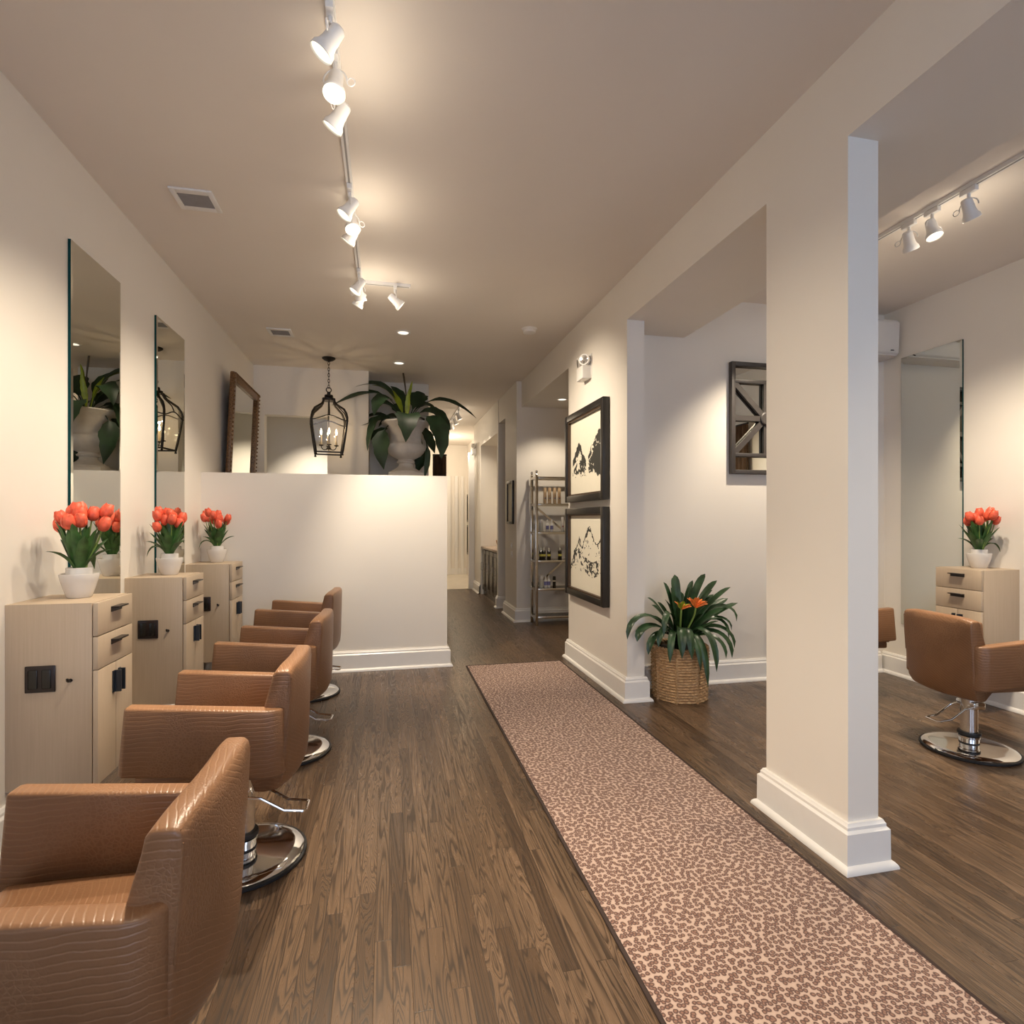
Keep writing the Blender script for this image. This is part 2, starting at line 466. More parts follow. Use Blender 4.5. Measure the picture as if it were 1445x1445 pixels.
PROF = [(0, .185), (.012, .185), (.016, .176), (.020, .172), (.020, .160), (.030, .150), (.031, .028), (.040, .024), (.048, .016), (.052, .006), (.052, 0)]
def baseboard(name, pts, side, closed=False):
    """side=+1: the room lies to the left of the path"""
    n = len(pts); P2 = [Vector(p) for p in pts]; off = []
    for i in range(n):
        dirs = []
        if closed or i > 0: dirs.append((P2[i]-P2[i-1]).normalized())
        if closed or i < n-1: dirs.append((P2[(i+1) % n]-P2[i]).normalized())
        ns = [Vector((-d.y, d.x))*side for d in dirs]
        if len(ns) == 1: off.append(ns[0])
        else:
            s_ = ns[0]+ns[1]; off.append(s_/(1+ns[0].dot(ns[1])))
    mb = MB()
    rows = [[(P2[i].x+off[i].x*d, P2[i].y+off[i].y*d, z) for d, z in PROF] for i in range(n)]
    if closed: rows.append(rows[0])
    mb.grid(rows)
    bmesh.ops.recalc_face_normals(mb.bm, faces=mb.bm.faces)
    return mb.build(name, M['trim'], kind='structure', smooth=25)
baseboard('baseboard_left', [(XL, YF), (XL, YH)], -1)
baseboard('baseboard_half', [(XL+.05, YH), (.57, YH), (.57, YH+.36), (XL, YH+.36)], -1)
baseboard('baseboard_pillar', [(XR, 1.93), (XR, 2.43), (XI, 2.43), (XI, 1.93)], 1, True)
baseboard('baseboard_right', [(XRR, YF), (XRR, YB)], 1)
baseboard('baseboard_back', [(XRR-.05, YB), (XI, YB), (XI, 4.07), (XR, 4.07), (XR, 5.5), (XI, 5.5)], 1)
baseboard('baseboard_corridor', [(3.6, 7.55), (1.74, 7.55), (1.74, 8.3), (2.2, 8.3)], 1)
baseboard('baseboard_pier', [(2.5, 8.8), (1.73, 8.8), (1.73, 8.9)], 1)
baseboard('baseboard_far', [(1.73, 10.5), (1.73, 11.3)], 1)
# door casings at the far end of the corridor
for i, (x0, x1) in enumerate(((1.50, 1.60), (1.70, 1.78), (1.86, 1.93))):
    st('trim_%d' % (i+1), MB().box(x0, x1, 14.36, 14.4, 0, 2.5, bev=.006), M['trim'])
st('trim_4', MB().box(1.62, 1.73, 11.28, 11.42, 0, 2.75, bev=.006), M['trim'])
st('trim_5', MB().box(.58, 2.0, 14.38, 14.4, 0, .16), M['trim'])

# ------------------------------------------------------------------ rug
r = thing('leopard_runner_rug', 'long leopard print runner rug with dark binding on the wood floor', 'rug', (1.21, 2.1, 0))
MB().box(-.455, .455, -3.9, 3.245, 0, .010).build('carpet', M['rug'], r, smooth=0)
mb = MB().box(-.47, -.455, -3.915, 3.26, 0, .011, bev=.003).box(.455, .47, -3.915, 3.26, 0, .011, bev=.003)
mb.box(-.455, .455, 3.245, 3.26, 0, .011).box(-.455, .455, -3.915, -3.9, 0, .011)
b_ = mb.build('binding', M['rugedge'], r); b_['label'] = 'dark brown edge binding'

# ------------------------------------------------------------------ salon chairs
def back_mesh():
    rear = [(.262, .836), (.274, .824), (.279, .79), (.283, .69), (.283, .57), (.282, .47), (.276, .41), (.258, .368), (.21, .350)]
    front = [(.13, .350), (.125, .42), (.130, .52), (.152, .60), (.178, .70), (.200, .79), (.207, .822), (.218, .837)]
    prof = front+rear
    W, r, zb = .232, .045, .350
    def lim(z):
        if z < zb+r:
            q = r-(z-zb); return W-r+sqrt(max(0, r*r-q*q))
        return W
    mb = MB(); b = bmesh.new(); rows = []
    ny = 14
    for (x, z) in prof:
        row = []
        for j in range(ny+1):
            a = -1+2*j/ny
            zz = z-(.014*max(0, (abs(a)-.5)/.5)**2 if z > .75 else 0)
            xx = x-(.012+(.085*max(0, .83-z) if (x, z) in rear else 0))*a*a
            row.append(b.verts.new((xx, a*lim(z), zz)))
        rows.append(row)
    n = len(prof)
    for i in range(n):
        A, B = rows[i], rows[(i+1) % n]
        for j in range(ny): b.faces.new((A[j], A[j+1], B[j+1], B[j]))
    b.faces.new([rows[i][0] for i in range(n)]); b.faces.new([rows[i][-1] for i in range(n)][::-1])
    bmesh.ops.recalc_face_normals(b, faces=b.faces)
    ed = [e for e in b.edges if len(e.link_faces) == 2 and e.calc_face_angle(0) > radians(38)]
    bmesh.ops.bevel(b, geom=ed, offset=.009, segments=3, profile=.5, affect='EDGES')
    bmesh.ops.translate(b, vec=(-.06, 0, 0), verts=b.verts)
    mb._merge(b); return mb

def arm_mesh(sg):
    # plan outline with a rounded rear corner, slightly higher at the front
    yi, yo = .212, .275
    plan = [(-.31, yi), (-.31, yo-.012), (-.30, yo)]
    for k in range(7):
        a = k/6*pi/2
        plan.append((.17+.07*sin(a), yo-.062+.062*cos(a)))
    plan.append((.24, yi))
    b = bmesh.new()
    def zt(x): return .683-.078*(x-.24)
    def zb(x): return .428-.090*(x-.24)
    zs = [0, .5, .9, 1.0]
    A = [b.verts.new((x-(.010 if x < -.29 else 0), y*sg, zb(x))) for x, y in plan]
    B = [b.verts.new((x+(.012 if x < -.29 else 0), y*sg, zt(x))) for x, y in plan]
    n = len(plan)
    b.faces.new(A); b.faces.new(B[::-1])
    for i in range(n): b.faces.new((A[i], B[i], B[(i+1) % n], A[(i+1) % n]))
    bmesh.ops.recalc_face_normals(b, faces=b.faces)
    ed = [e for e in b.edges if e.calc_face_angle(0) > radians(40)]
    bmesh.ops.bevel(b, geom=ed, offset=.011, segments=3, profile=.5, affect='EDGES')
    bmesh.ops.translate(b, vec=(-.06, 0, 0), verts=b.verts)
    mb = MB(); mb._merge(b); return mb

def seat_mesh():
    mb = MB(); b = bmesh.new()
    nx, ny = 12, 12; rows = []
    x0, x1, w = -.365, .095, .207
    def sup(t): return (1-abs(t)**6)**(1/6) if abs(t) < 1 else 0
    for i in range(nx+1):
        a = -1+2*i/nx; row = []
        for j in range(ny+1):
            c = -1+2*j/ny
            e = min(1, (1-max(abs(a), abs(c)))*6)
            z = .488+.032*(1-(1-e)**2)+.008*(1-a*a)*(1-c*c)
            row.append(b.verts.new((x0+(x1-x0)*(a+1)/2, c*w, z)))
        rows.append(row)
    for i in range(nx):
        for j in range(ny): b.faces.new((rows[i][j], rows[i+1][j], rows[i+1][j+1], rows[i][j+1]))
    ret = bmesh.ops.extrude_edge_only(b, edges=[e for e in b.edges if e.is_boundary])
    for v in [g for g in ret['geom'] if isinstance(g, bmesh.types.BMVert)]: v.co.z = .452
    bmesh.ops.holes_fill(b, edges=[e for e in b.edges if e.is_boundary])
    mb._merge(b); return mb

def make_chair(label):
    t = thing('salon_chair', label, 'chair', group=None)
    seat_mesh().build('seat', M['leather'], t, smooth=50)
    bk = back_mesh().build('backrest', M['leather'], t, smooth=50)
    # piping along the two rear edges of the back
    for sg in (-1, 1):
        MB().tube([(.262-.06, sg*.2285, .795), (.2565-.06, sg*.231, .69), (.2475-.06, sg*.231, .57)], .0022, 6).build('piping', M['leather'], bk)
    for sg in (-1, 1): arm_mesh(sg).build('armrest', M['leather'], t, smooth=50)
    MB().box(-.35, .08, -.210, .210, .405, .456, bev=.012).build('seat_shell', M['leather'], t)
    mb = MB().lathe([(.0, .03), (.05, .034), (.05, .075), (.055, .078), (.055, .088), (.045, .092), (.045, .36), (.06, .38), (.11, .396), (.11, .414)], 28)
    po = mb.build('post', M['chrome'], t)
    MB().lathe([(.058, .095), (.060, .099), (.060, .110), (.058, .114)], 28).build('collar', M['rubber'], po)
    MB().lathe([(.052, .034), (.052, .050), (.049, .052)], 28).build('lower_collar', M['rubber'], po)
    ba = MB().lathe([(0, .012), (.236, .012), (.238, .018), (.228, .026), (.19, .031), (.12, .036), (.06, .044), (.0, .046)], 48).build('base_plate', M['chrome'], t)
    MB().lathe([(.0, 0), (.246, 0), (.249, .004), (.249, .014), (.240, .018), (.236, .012), (0, .012)], 48).build('rubber_rim', M['rubber'], ba)
    # foot pump: bent wire loop sticking out behind
    mb = MB()
    pts = [(.02, -.055, .275), (.08, -.05, .262), (.17, -.048, .205), (.245, -.045, .195), (.255, -.035, .195), (.255, .035, .195), (.245, .045, .195), (.17, .048, .205), (.08, .05, .262), (.02, .055, .275)]
    mb.tube(pts, .0055, 8)
    lv = mb.build('foot_pump_lever', M['chrome'], t)
    mb = MB().box(-.05, .03, -.062, .062, .255, .30, bev=.008)
    ph = mb.build('pump_housing', M['chrome'], t)
    for c in (po, ba, lv, ph): c.location = (-.03, 0, 0)
    return t

chair0 = make_chair('tan leather salon chair nearest the viewer, cut by the lower corner, its base unseen')
chair0['group'] = 'tan leather salon chairs'
chair0.location = (-.565, 1.405, 0); chair0.rotation_euler = (0, 0, radians(-2))
dup(chair0, 'tan leather salon chair facing the left wall just beyond the nearest chair', (-.548, 2.53, 0), radians(-2))
dup(chair0, 'tan leather salon chair facing the left-hand tall mirror, third along the left wall', (-.548, 3.62, 0), radians(-3))
dup(chair0, 'tan leather salon chair closest to the white half wall', (-.585, 4.80, 0), radians(-4))
dup(chair0, 'tan leather salon chair with round chrome base standing right of the white pillar', (3.435, 2.77, 0), radians(175))
dup(chair0, 'tan leather salon chair almost hidden behind the white pillar, one arm showing', (3.46, 3.90, 0), radians(172))

# ------------------------------------------------------------------ styling cabinets
def make_cabinet(label):
    """back against x=0, front towards +x, origin at the floor below the wall side centre"""
    t = thing('styling_cabinet', label, 'cabinet', group='wall hung styling cabinets')
    D, W, z0, z1 = .326, .172, .235, 1.035
    MB().box(.0, D, -W, W, z0, z1, bev=.002).build('body', M['cab'], t)
    g = .004; x0, x1 = D+.004, .35
    zs = [(.888, z1-.002), (.740, .884)]
    for a, b in zs:
        d = MB().box(x0, x1, -W, W, a, b, bev=.002).build('drawer', M['cab'], t)
        zc = b-.040
        MB().box(x1, x1+.032, -.052, .052, zc, zc+.007).box(x1, x1+.004, -.052, .052, zc-.018, zc).build('handle', M['bronze'], d)
    for sg in (-1, 1):
        y0, y1 = (-W, -.002) if sg < 0 else (.002, W)
        d = MB().box(x0, x1, y0, y1, z0, .736, bev=.002).build('door', M['cab'], t)
        yy = sg*.020
        h = MB().box(x1, x1+.030, yy-.0035, yy+.0035, .600, .700).box(x1, x1+.004, min(yy, yy+sg*.02), max(yy, yy+sg*.02), .600, .700).build('pull', M['bluesteel'], d)
    # outlet plate and hook on the side towards the entrance
    o = MB().box(.075, .190, -W-.008, -W, .655, .770, bev=.004).build('outlet_plate', M['outlet'], t)
    mb = MB()
    for cx in (.107, .158):
        mb.box(cx-.017, cx+.017, -W-.011, -W-.008, .672, .753, bev=.003)
    mb.build('socket', M['black'], o)
    MB().tube([(.245, -W, .700), (.245, -W-.020, .700), (.245, -W-.026, .704), (.245, -W-.028, .714)], .005, 8).lathe([(.008, 0), (.008, .004)], 12, mat=Matrix.Translation((.245, -W, .700)) @ Matrix.Rotation(pi/2, 4, 'X')).build('hook', M['bronze'], t)
    return t
cab0 = make_cabinet('pale wood styling cabinet on left wall nearest the viewer, largest of the row')
cab0.location = (XL, 2.995, 0)
dup(cab0, 'pale wood styling cabinet between the two tall frameless mirrors on the left wall', (XL, 4.125, 0))
dup(cab0, 'pale wood styling cabinet in the corner against the white half wall', (XL, 5.215, 0))
cR = dup(cab0, 'pale wood styling cabinet on the far right wall beneath the grey mirror', (XRR, 3.40, 0), pi)

# ------------------------------------------------------------------ tulips
def bloom_mesh():
    mb = MB()
    b = bmesh.new()
    prof = [(.004, 0), (.014, .004), (.0205, .014), (.0225, .026), (.0215, .038), (.0175, .049), (.012, .056)]
    seg = 18; rows = []
    for i, (r, z) in enumerate(prof):
        row = []
        for k in range(seg):
            t = 2*pi*k/seg; q = abs(cos(1.5*t))
            zz = z*(1+.10*(q-.5)*(z/.056)**2); rr = r*(1+.07*q*(z/.056))
            row.append(b.verts.new((rr*cos(t), rr*sin(t), zz)))
        rows.append(row)
    for i in range(len(rows)-1):
        for k in range(seg): b.faces.new((rows[i][k], rows[i][(k+1) % seg], rows[i+1][(k+1) % seg], rows[i+1][k]))
    b.faces.new(rows[0][::-1]); b.faces.new(rows[-1])
    mb._merge(b)
    for k in range(3):   # outer petals standing a little clear
        a = 2*pi*k/3+.5
        pts = [Vector((cos(a)*r*1.06, sin(a)*r*1.06, z)) for r, z in prof[:-1]]+[Vector((cos(a)*.016, sin(a)*.016, .060))]
        mb.leaf(pts, [.003, .009, .014, .0165, .015, .010, .002], up=(cos(a), sin(a), .01), fold=-.35)
    return mb
def make_tulips(label, seed, off):
    rnd = random.Random(seed)
    t = thing('potted_tulips', label, 'flowers', group='white pots of coral tulips')
    p = MB().lathe([(.0, 0), (.046, 0), (.050, .004), (.062, .04), (.073, .08), (.078, .105), (.077, .112), (.070, .112), (.066, .10), (.0, .095)], 32).build('pot', M['ceramic'], t)
    MB().lathe([(.052, .09), (.052, .138), (.049, .140), (.046, .138), (.046, .125), (0, .122)], 28).build('collar', M['ceramic'], p)
    heads = [(-.075, .02, .275), (-.045, -.045, .315), (-.055, .045, .335), (-.01, -.065, .285), (.0, .0, .345), (-.015, .06, .365), (.035, -.045, .315), (.045, .03, .335), (.08, -.01, .300), (.06, .07, .320), (.015, -.02, .320), (-.035, .0, .305), (.085, .05, .345)]
    base = None
    for i, (x, y, z) in enumerate(heads):
        x += rnd.uniform(-.012, .012); y += rnd.uniform(-.012, .012); z += rnd.uniform(-.015, .015)
        d = Vector((x*1.1, y*1.1, .25)).normalized()
        q = Vector((0, 0, 1)).rotation_difference(d)
        if base is None:
            base = bloom_mesh().build('tulip_bloom', M['petal'], t, smooth=60); o = base
        else:
            o = base.copy(); C.objects.link(o)
        o.parent = t; o.location = (x, y, z+.02); o.rotation_mode = 'QUATERNION'
        o.rotation_quaternion = q @ Vector((1, 0, 0)).rotation_difference(Vector((cos(i), sin(i), 0)))
        q_ = rnd.uniform(1.08, 1.25); o.scale = (q_, q_, q_*rnd.uniform(.98, 1.12))
        s = MB().tube(bez((x*.25, y*.25, .12), (x*.35, y*.35, .19), (x*.85, y*.85, z-.06), (x, y, z+.022), 6), .0035, 6)
        s.build('tulip_stem', M['stem'], t)
    for i in range(30):
        a = 2*pi*i/15+rnd.uniform(-.2, .2); R = rnd.uniform(.03, .085) if i > 14 else rnd.uniform(.08, .125); h = rnd.uniform(.27, .36)
        if i % 10 == 0: R, h = .135, .22
        if i == 4: R, h = .14, .12
        tip = (cos(a)*R, sin(a)*R, h)
        pth = bez((cos(a)*.018, sin(a)*.018, .12), (cos(a)*.04, sin(a)*.04, .19), (cos(a)*R*.8, sin(a)*R*.8, max(h-.03, .22)), tip, 8)
        w = [.011, .014, .018, .022, .024, .022, .017, .010, .001]
        MB().leaf(pth, [q*rnd.uniform(.85, 1.15) for q in w], up=(-cos(a), -sin(a), .4), fold=.35).build('leaf', M['tulipleaf'], t, smooth=60)
    return t
for lab, seed, loc, rz in (('white pot of coral tulips on the cabinet nearest the viewer', 1, (-1.405, 3.035, 1.0355), 0),
                       ('white pot of coral tulips on the cabinet between the two tall mirrors', 2, (-1.40, 4.155, 1.0355), 1.3),
                       ('white pot of coral tulips on the corner cabinet beside the half wall', 3, (-1.405, 5.25, 1.0355), 2.2),
                       ('white pot of coral tulips on the cabinet by the far right wall', 4, (4.35, 3.40, 1.0355), 4.0)):
    t = make_tulips(lab, seed, 0); t.location = loc; t.rotation_euler = (0, 0, rz)

# ------------------------------------------------------------------ mirrors
def flat_mirror(label, x, y0, y1, z0, z1, face):
    t = thing('wall_mirror', label, 'mirror', (x, (y0+y1)/2, (z0+z1)/2))
    hy, hz = (y1-y0)/2, (z1-z0)/2; bv = .018
    mb = MB(); d = .016*face
    # silvered face with a ground bevel round it
    xi, xo = d, d*.86
    I = [(xi, -hy+bv, -hz+bv), (xi, hy-bv, -hz+bv), (xi, hy-bv, hz-bv), (xi, -hy+bv, hz-bv)]
    O = [(xo, -hy, -hz), (xo, hy, -hz), (xo, hy, hz), (xo, -hy, hz)]
    b = mb.bm; vi = [b.verts.new(p) for p in I]; vo = [b.verts.new(p) for p in O]
    b.faces.new(vi)
    for i in range(4): b.faces.new((vo[i], vo[(i+1) % 4], vi[(i+1) % 4], vi[i]))
    bmesh.ops.recalc_face_normals(b, faces=b.faces)
    mb.build('mirror_face', M['mirror'], t, smooth=0)
    g = MB(); x0, x1 = sorted((.0005*face, xo))
    e = .004
    g.box(x0, x1, -hy, -hy+e, -hz, hz).box(x0, x1, hy-e, hy, -hz, hz).box(x0, x1, -hy+e, hy-e, -hz, -hz+e).box(x0, x1, -hy+e, hy-e, hz-e, hz)
    o = g.build('glass_edge', M['glassedge'], t, smooth=0); o['label'] = 'teal green cut glass edge'
    return t
flat_mirror('tall frameless mirror on left wall nearest the viewer, beside the largest cabinet', XL, 3.312, 3.866, .47, 2.832, 1)
flat_mirror('tall frameless mirror on left wall beside the corner cabinet and half wall', XL, 4.417, 4.985, .47, 2.832, 1)
flat_mirror('tall grey reflecting mirror on the far right wall beside the tulips', XRR, 3.637, 4.188, .47, 2.838, -1)

# carved framed mirror behind the half wall, tipped forward at the top
t = thing('framed_mirror', 'large carved bronze framed mirror on left wall behind the half wall', 'mirror', (XL+.02, 6.58, 1.30))
t.rotation_euler = (0, radians(2.6), 0)
W, Hh, fw = .56, 1.56, .085
mb = MB()
for (y0, y1, z0, z1) in ((-W, -W+fw, 0, Hh), (W-fw, W, 0, Hh), (-W+fw, W-fw, 0, fw), (-W+fw, W-fw, Hh-fw, Hh)):
    mb.box(0, .045, y0, y1, z0, z1, bev=.012)
for k in range(36):
    z = .02+k*(Hh-.04)/35
    for yy in (-W+.012, W-.012): mb.sphere((.046, yy, z), .011, 8)
for k in range(24):
    y = -W+.03+k*(2*W-.06)/23
    mb.sphere((.046, y, Hh-.012), .011, 8)
mb.build('frame', M['goldframe'], t)
MB().box(.012, .018, -W+fw, W-fw, fw, Hh-fw).build('mirror_face', M['mirror'], t, smooth=0)

# window style mirror in the side room
t = thing('window_mirror', 'dark wooden window style mirror with spoked hub on the side room wall', 'mirror', (3.228, YB, 1.792))
W, Hh = .338, .965
mb = MB(); fw = .036
for (x0, x1, z0, z1) in ((-W, -W+fw, 0, Hh), (W-fw, W, 0, Hh), (-W+fw, W-fw, 0, fw), (-W+fw, W-fw, Hh-fw, Hh)):
    mb.box(x0, x1, -.05, -.002, z0, z1, bev=.003)
mb.build('frame', M['greyframe'], t)
MB().box(-W+.01, W-.01, -.010, -.003, .01, Hh-.01).build('mirror_face', M['mirror'], t, smooth=0)
mb = MB(); zl, zh = .165, Hh-.165
for z in (zl, zh): mb.box(-W+fw, W-fw, -.045, -.012, z-.016, z+.016, bev=.003)
mb.build('rail', M['greyframe'], t)
zc = Hh/2
for a, b in (((-W+fw, zh-.02), (W-fw, zl+.02)), ((-W+fw, zl+.02), (W-fw, zh-.02)), ((-W+fw, zc), (W-fw, zc)), ((0, zl+.016), (0, zh-.016))):
    MB().bar((a[0], -.030, a[1]), (b[0], -.030, b[1]), .026, .046).build('spoke', M['greyframe'], t)
MB().lathe([(0, -.012), (.060, -.012), (.060, .026), (.052, .032), (0, .032)], 24, mat=Matrix.Translation((0, -.03, zc)) @ Matrix.Rotation(pi/2, 4, 'X')).build('hub', M['greyframe'], t)

# ------------------------------------------------------------------ framed prints
def fbm(u, v, k=1.0, o=0.):
    return .5+.5*mnoise.fractal(Vector((u*k+o, v*k, o*1.7)), .9, 2.1, 4)
def ink_upper(u, v):
    n = fbm(u*.7, v, 9, 3); n2 = fbm(u, v, 22, 8)
    w = (n-.5)*.13+(n2-.5)*.05
    if u > .56:                                        # big dark mass at one side
        top = .50+(u-.56)*.95+w*.9; low = .30-(u-.56)*.25+w*1.2
        if u > .86: top = .80+w
        if low < v < top:
            gully = abs(v-(.62-.25*(u-.7)+w*1.6)) < .028*(1.2-u) or (n2 > .86 and v < .42) or abs((u-.62)-(v-.45)*.55+w*1.3) < .022
            return not gully
    pk = .70-abs(u-.27)*1.25+w*.8
    if .07 < u < .50 and .24+w*1.5 < v < pk:
        return (n2+n*.9 > .88) or (v > pk-.06)
    return False
def ink_lower(u, v):
    n = fbm(u*.8, v, 10, 5); n2 = fbm(u, v, 26, 2); w = (n-.5)*.10+(n2-.5)*.04
    pk = max(.72-abs(u-.28)*1.5, .86-abs(u-.60)*1.15, .78-abs(u-.98)*.7)+w
    if v < pk:
        d = pk-v
        if d < .02+.07*max(0, n2-.35)*2.2*(1 if u < .85 else .6): return True
        band = abs(v-(.38+.08*sin(u*7)))
        if band < .10 and n2*.7+n*.5 > .66-.06*(.1-band)*10: return True
        if v > .25 and n2 > .74: return True
    return False
def framed_print(label, y0, y1, z0, z1, fn):
    """hangs on the face of the wall block (x = XR), picture looks towards -x"""
    t = thing('framed_print', label, 'picture', (XR, (y0+y1)/2, z0), group=None)
    hy, H = (y1-y0)/2, z1-z0; fw = .058
    mb = MB()
    for (a, b, c, d) in ((-hy, -hy+fw, 0, H), (hy-fw, hy, 0, H), (-hy+fw, hy-fw, 0, fw), (-hy+fw, hy-fw, H-fw, H)):
        mb.box(-.062, -.002, a, b, c, d, bev=.004)
    mb.build('frame', M['blackframe'], t)
    mb = MB(); q = fw+.016
    for (a, b, c, d) in ((-hy+fw, -hy+q, fw, H-fw), (hy-q, hy-fw, fw, H-fw), (-hy+q, hy-q, fw, fw+.016), (-hy+q, hy-q, H-fw-.016, H-fw)):
        mb.box(-.05, -.02, a, b, c, d)
    o = mb.build('frame_lip', M['framebrown'], t, smooth=0)
    n, m = 120, 100; rows = []
    a0, a1, b0, b1 = hy-q, -hy+q, q, H-q
    for i in range(m+1):
        rows.append([(-.022, a0+(a1-a0)*j/n, b0+(b1-b0)*i/m) for j in range(n+1)])
    mb = MB().grid(rows)
    mb.bm.faces.ensure_lookup_table()
    for f in mb.bm.faces:
        c = f.calc_center_median(); u = (c.y-a0)/(a1-a0); v = (c.z-b0)/(b1-b0)
        if fn(u, v): f.material_index = 1
    mb.build('print', [M['paper'], M['ink']], t, smooth=0)
    return t
framed_print('upper black framed ink print of a large dark mountain slope', 4.412, 5.434, 1.568, 2.42, ink_upper)
framed_print('lower black framed ink print of sketchy pale mountain peaks', 4.412, 5.434, .668, 1.508, ink_lower)

# small framed print and far prints
def small_frame(name, label, x, y0, y1, z0, z1, fw=.035, body='paper'):
    t = thing(name, label, 'picture', (x, (y0+y1)/2, z0)); hy, H = (y1-y0)/2, z1-z0
    mb = MB()
    for (a, b, c, d) in ((-hy, -hy+fw, 0, H), (hy-fw, hy, 0, H), (-hy+fw, hy-fw, 0, fw), (-hy+fw, hy-fw, H-fw, H)):
        mb.box(-.03, -.002, a, b, c, d, bev=.003)
    mb.build('frame', M['blackframe'], t)
    MB().box(-.012, -.004, -hy+fw, hy-fw, fw, H-fw).build('print', M[body], t, smooth=0)
    return t
small_frame('framed_print', 'small black framed pale print on the corridor wall beside the shelf', 1.74, 7.70, 8.08, 1.335, 1.945)
small_frame('framed_print', 'upper of two slim dark pictures at the far end of the corridor', 2.02, 13.7, 14.25, 1.34, 2.03, .05, 'greyframe')
small_frame('framed_print', 'lower of two slim dark pictures at the far end of the corridor', 2.02, 13.7, 14.25, .52, 1.26, .05, 'greyframe')

# switches
for z, lab in ((.98, 'upper of two small white switch plates under the corridor print'), (.86, 'lower of two small white switch plates under the corridor print')):
    t = thing('switch_plate', lab, 'switch', (1.74, 7.87, z), group='corridor switch plates')
    MB().box(-.006, 0, -.045, .045, 0, .09, bev=.002).build('plate', M['whiteplastic'], t)
    MB().box(-.012, -.006, -.008, .008, .033, .057, bev=.001).build('toggle', M['whitemetal'], t)

# ------------------------------------------------------------------ emergency lights
def make_emergency(label):
    t = thing('emergency_light', label, 'light')
    MB().box(-.085, 0, -.085, .085, -.125, -.005, bev=.008).build('battery_box', M['whiteplastic'], t)
    MB().box(-.006, 0, -.10, .085, -.10, .10, bev=.002).build('back_plate', M['whiteplastic'], t)
    for sg in (-1, 1):
        d = Vector((-.82, sg*.45-.35, -.12)).normalized()
        c = Vector((-.05, sg*.062, .045))
        m = Matrix.Translation(c) @ Vector((0, 0, 1)).rotation_difference(d).to_matrix().to_4x4()
        h = MB().lathe([(.012, -.07), (.03, -.06), (.044, -.02), (.05, .02), (.05, .03), (.046, .03)], 24, mat=m).tube([(-.045, sg*.05, -.005), c], .010, 8).build('lamp_head', M['whiteplastic'], t)
        MB().lathe([(0, .018), (.045, .024), (.046, .029), (.0, .036)], 24, mat=m).build('lamp_lens', M['clearlamp'], h)
    return t
e0 = make_emergency('white twin head emergency light on the wall above the framed prints')
e0.location = (XR, 4.93, 2.80)
dup(e0, 'white twin head emergency light far down the corridor past the counter', (1.73, 11.1, 2.80))

# ------------------------------------------------------------------ ceiling things
def make_vent(label):
    t = thing('ceiling_vent', label, 'vent', group='ceiling air vents')
    mb = MB()
    for (a, b, c, d) in ((-.115, -.085, -.115, .115), (.085, .115, -.115, .115), (-.085, .085, -.115, -.07), (-.085, .085, .07, .115)):
        mb.box(a, b, c, d, -.012, 0, bev=.003)
    mb.build('frame', M['whitemetal'], t)
    MB().box(-.085, .085, -.07, .07, -.004, -.001).build('backing', M['greymetal'], t)
    for k in range(9):
        y = -.062+k*.0155
        MB().bar((-.084, y, -.008), (.084, y, -.008), .010, .0015, up=(0, .6, .8)).build('louver', M['greymetal'], t, smooth=0)
    return t
v0 = make_vent('larger looking white ceiling vent above the near left mirror'); v0.location = (-1.095, 3.67, ZC)
dup(v0, 'white ceiling vent farther back, near the hanging lantern', (-1.04, 6.08, ZC))
dup(v0, 'pale ceiling vent in the side room, cut by the picture edge', (4.07, 2.52, ZC))
t = thing('smoke_detector', 'round white smoke detector on the main ceiling near the corridor', 'detector', (1.386, 5.45, ZC))
MB().lathe([(.075, 0), (.075, -.012), (.066, -.014), (.062, -.040), (.045, -.048), (0, -.048)], 28).build('housing', M['whiteplastic'], t)
MB().lathe([(.078, 0), (.078, -.005), (.0, -.005)], 28).build('base_plate', M['whiteplastic'], t)

def make_downlight(label):
    t = thing('recessed_downlight', label, 'light', group='recessed ceiling downlights')
    MB().lathe([(.075, 0), (.075, -.006), (.058, -.008), (.052, -.001)], 28, cap=False).build('trim_ring', M['whitemetal'], t)
    MB().lathe([(0, -.003), (.053, -.003)], 28, cap=False).build('lens', M['downlight'], t)
    return t
d0 = make_downlight('recessed downlight in the ceiling closest to the end of the track lights'); d0.location = (.168, 5.83, ZC)
dup(d0, 'recessed downlight just above the tip of the tall urn plant', (.15, 6.975, ZC))
dup(d0, 'recessed downlight over the chrome shelf unit', (2.2, 6.95, ZB))

# ---- lamps (warm)
WARM = (1.0, .845, .645)
def lamp(name, kind, energy, parent=None, loc=(0, 0, 0), rot=None, col=WARM, **kw):
    L = bpy.data.lights.new(name, kind); L.energy = energy; L.color = col
    for k, v in kw.items(): setattr(L, k, v)
    o = bpy.data.objects.new(name, L); C.objects.link(o)
    if parent is not None: o.parent = parent
    o.location = loc
    if rot is not None: o.rotation_euler = rot
    return o

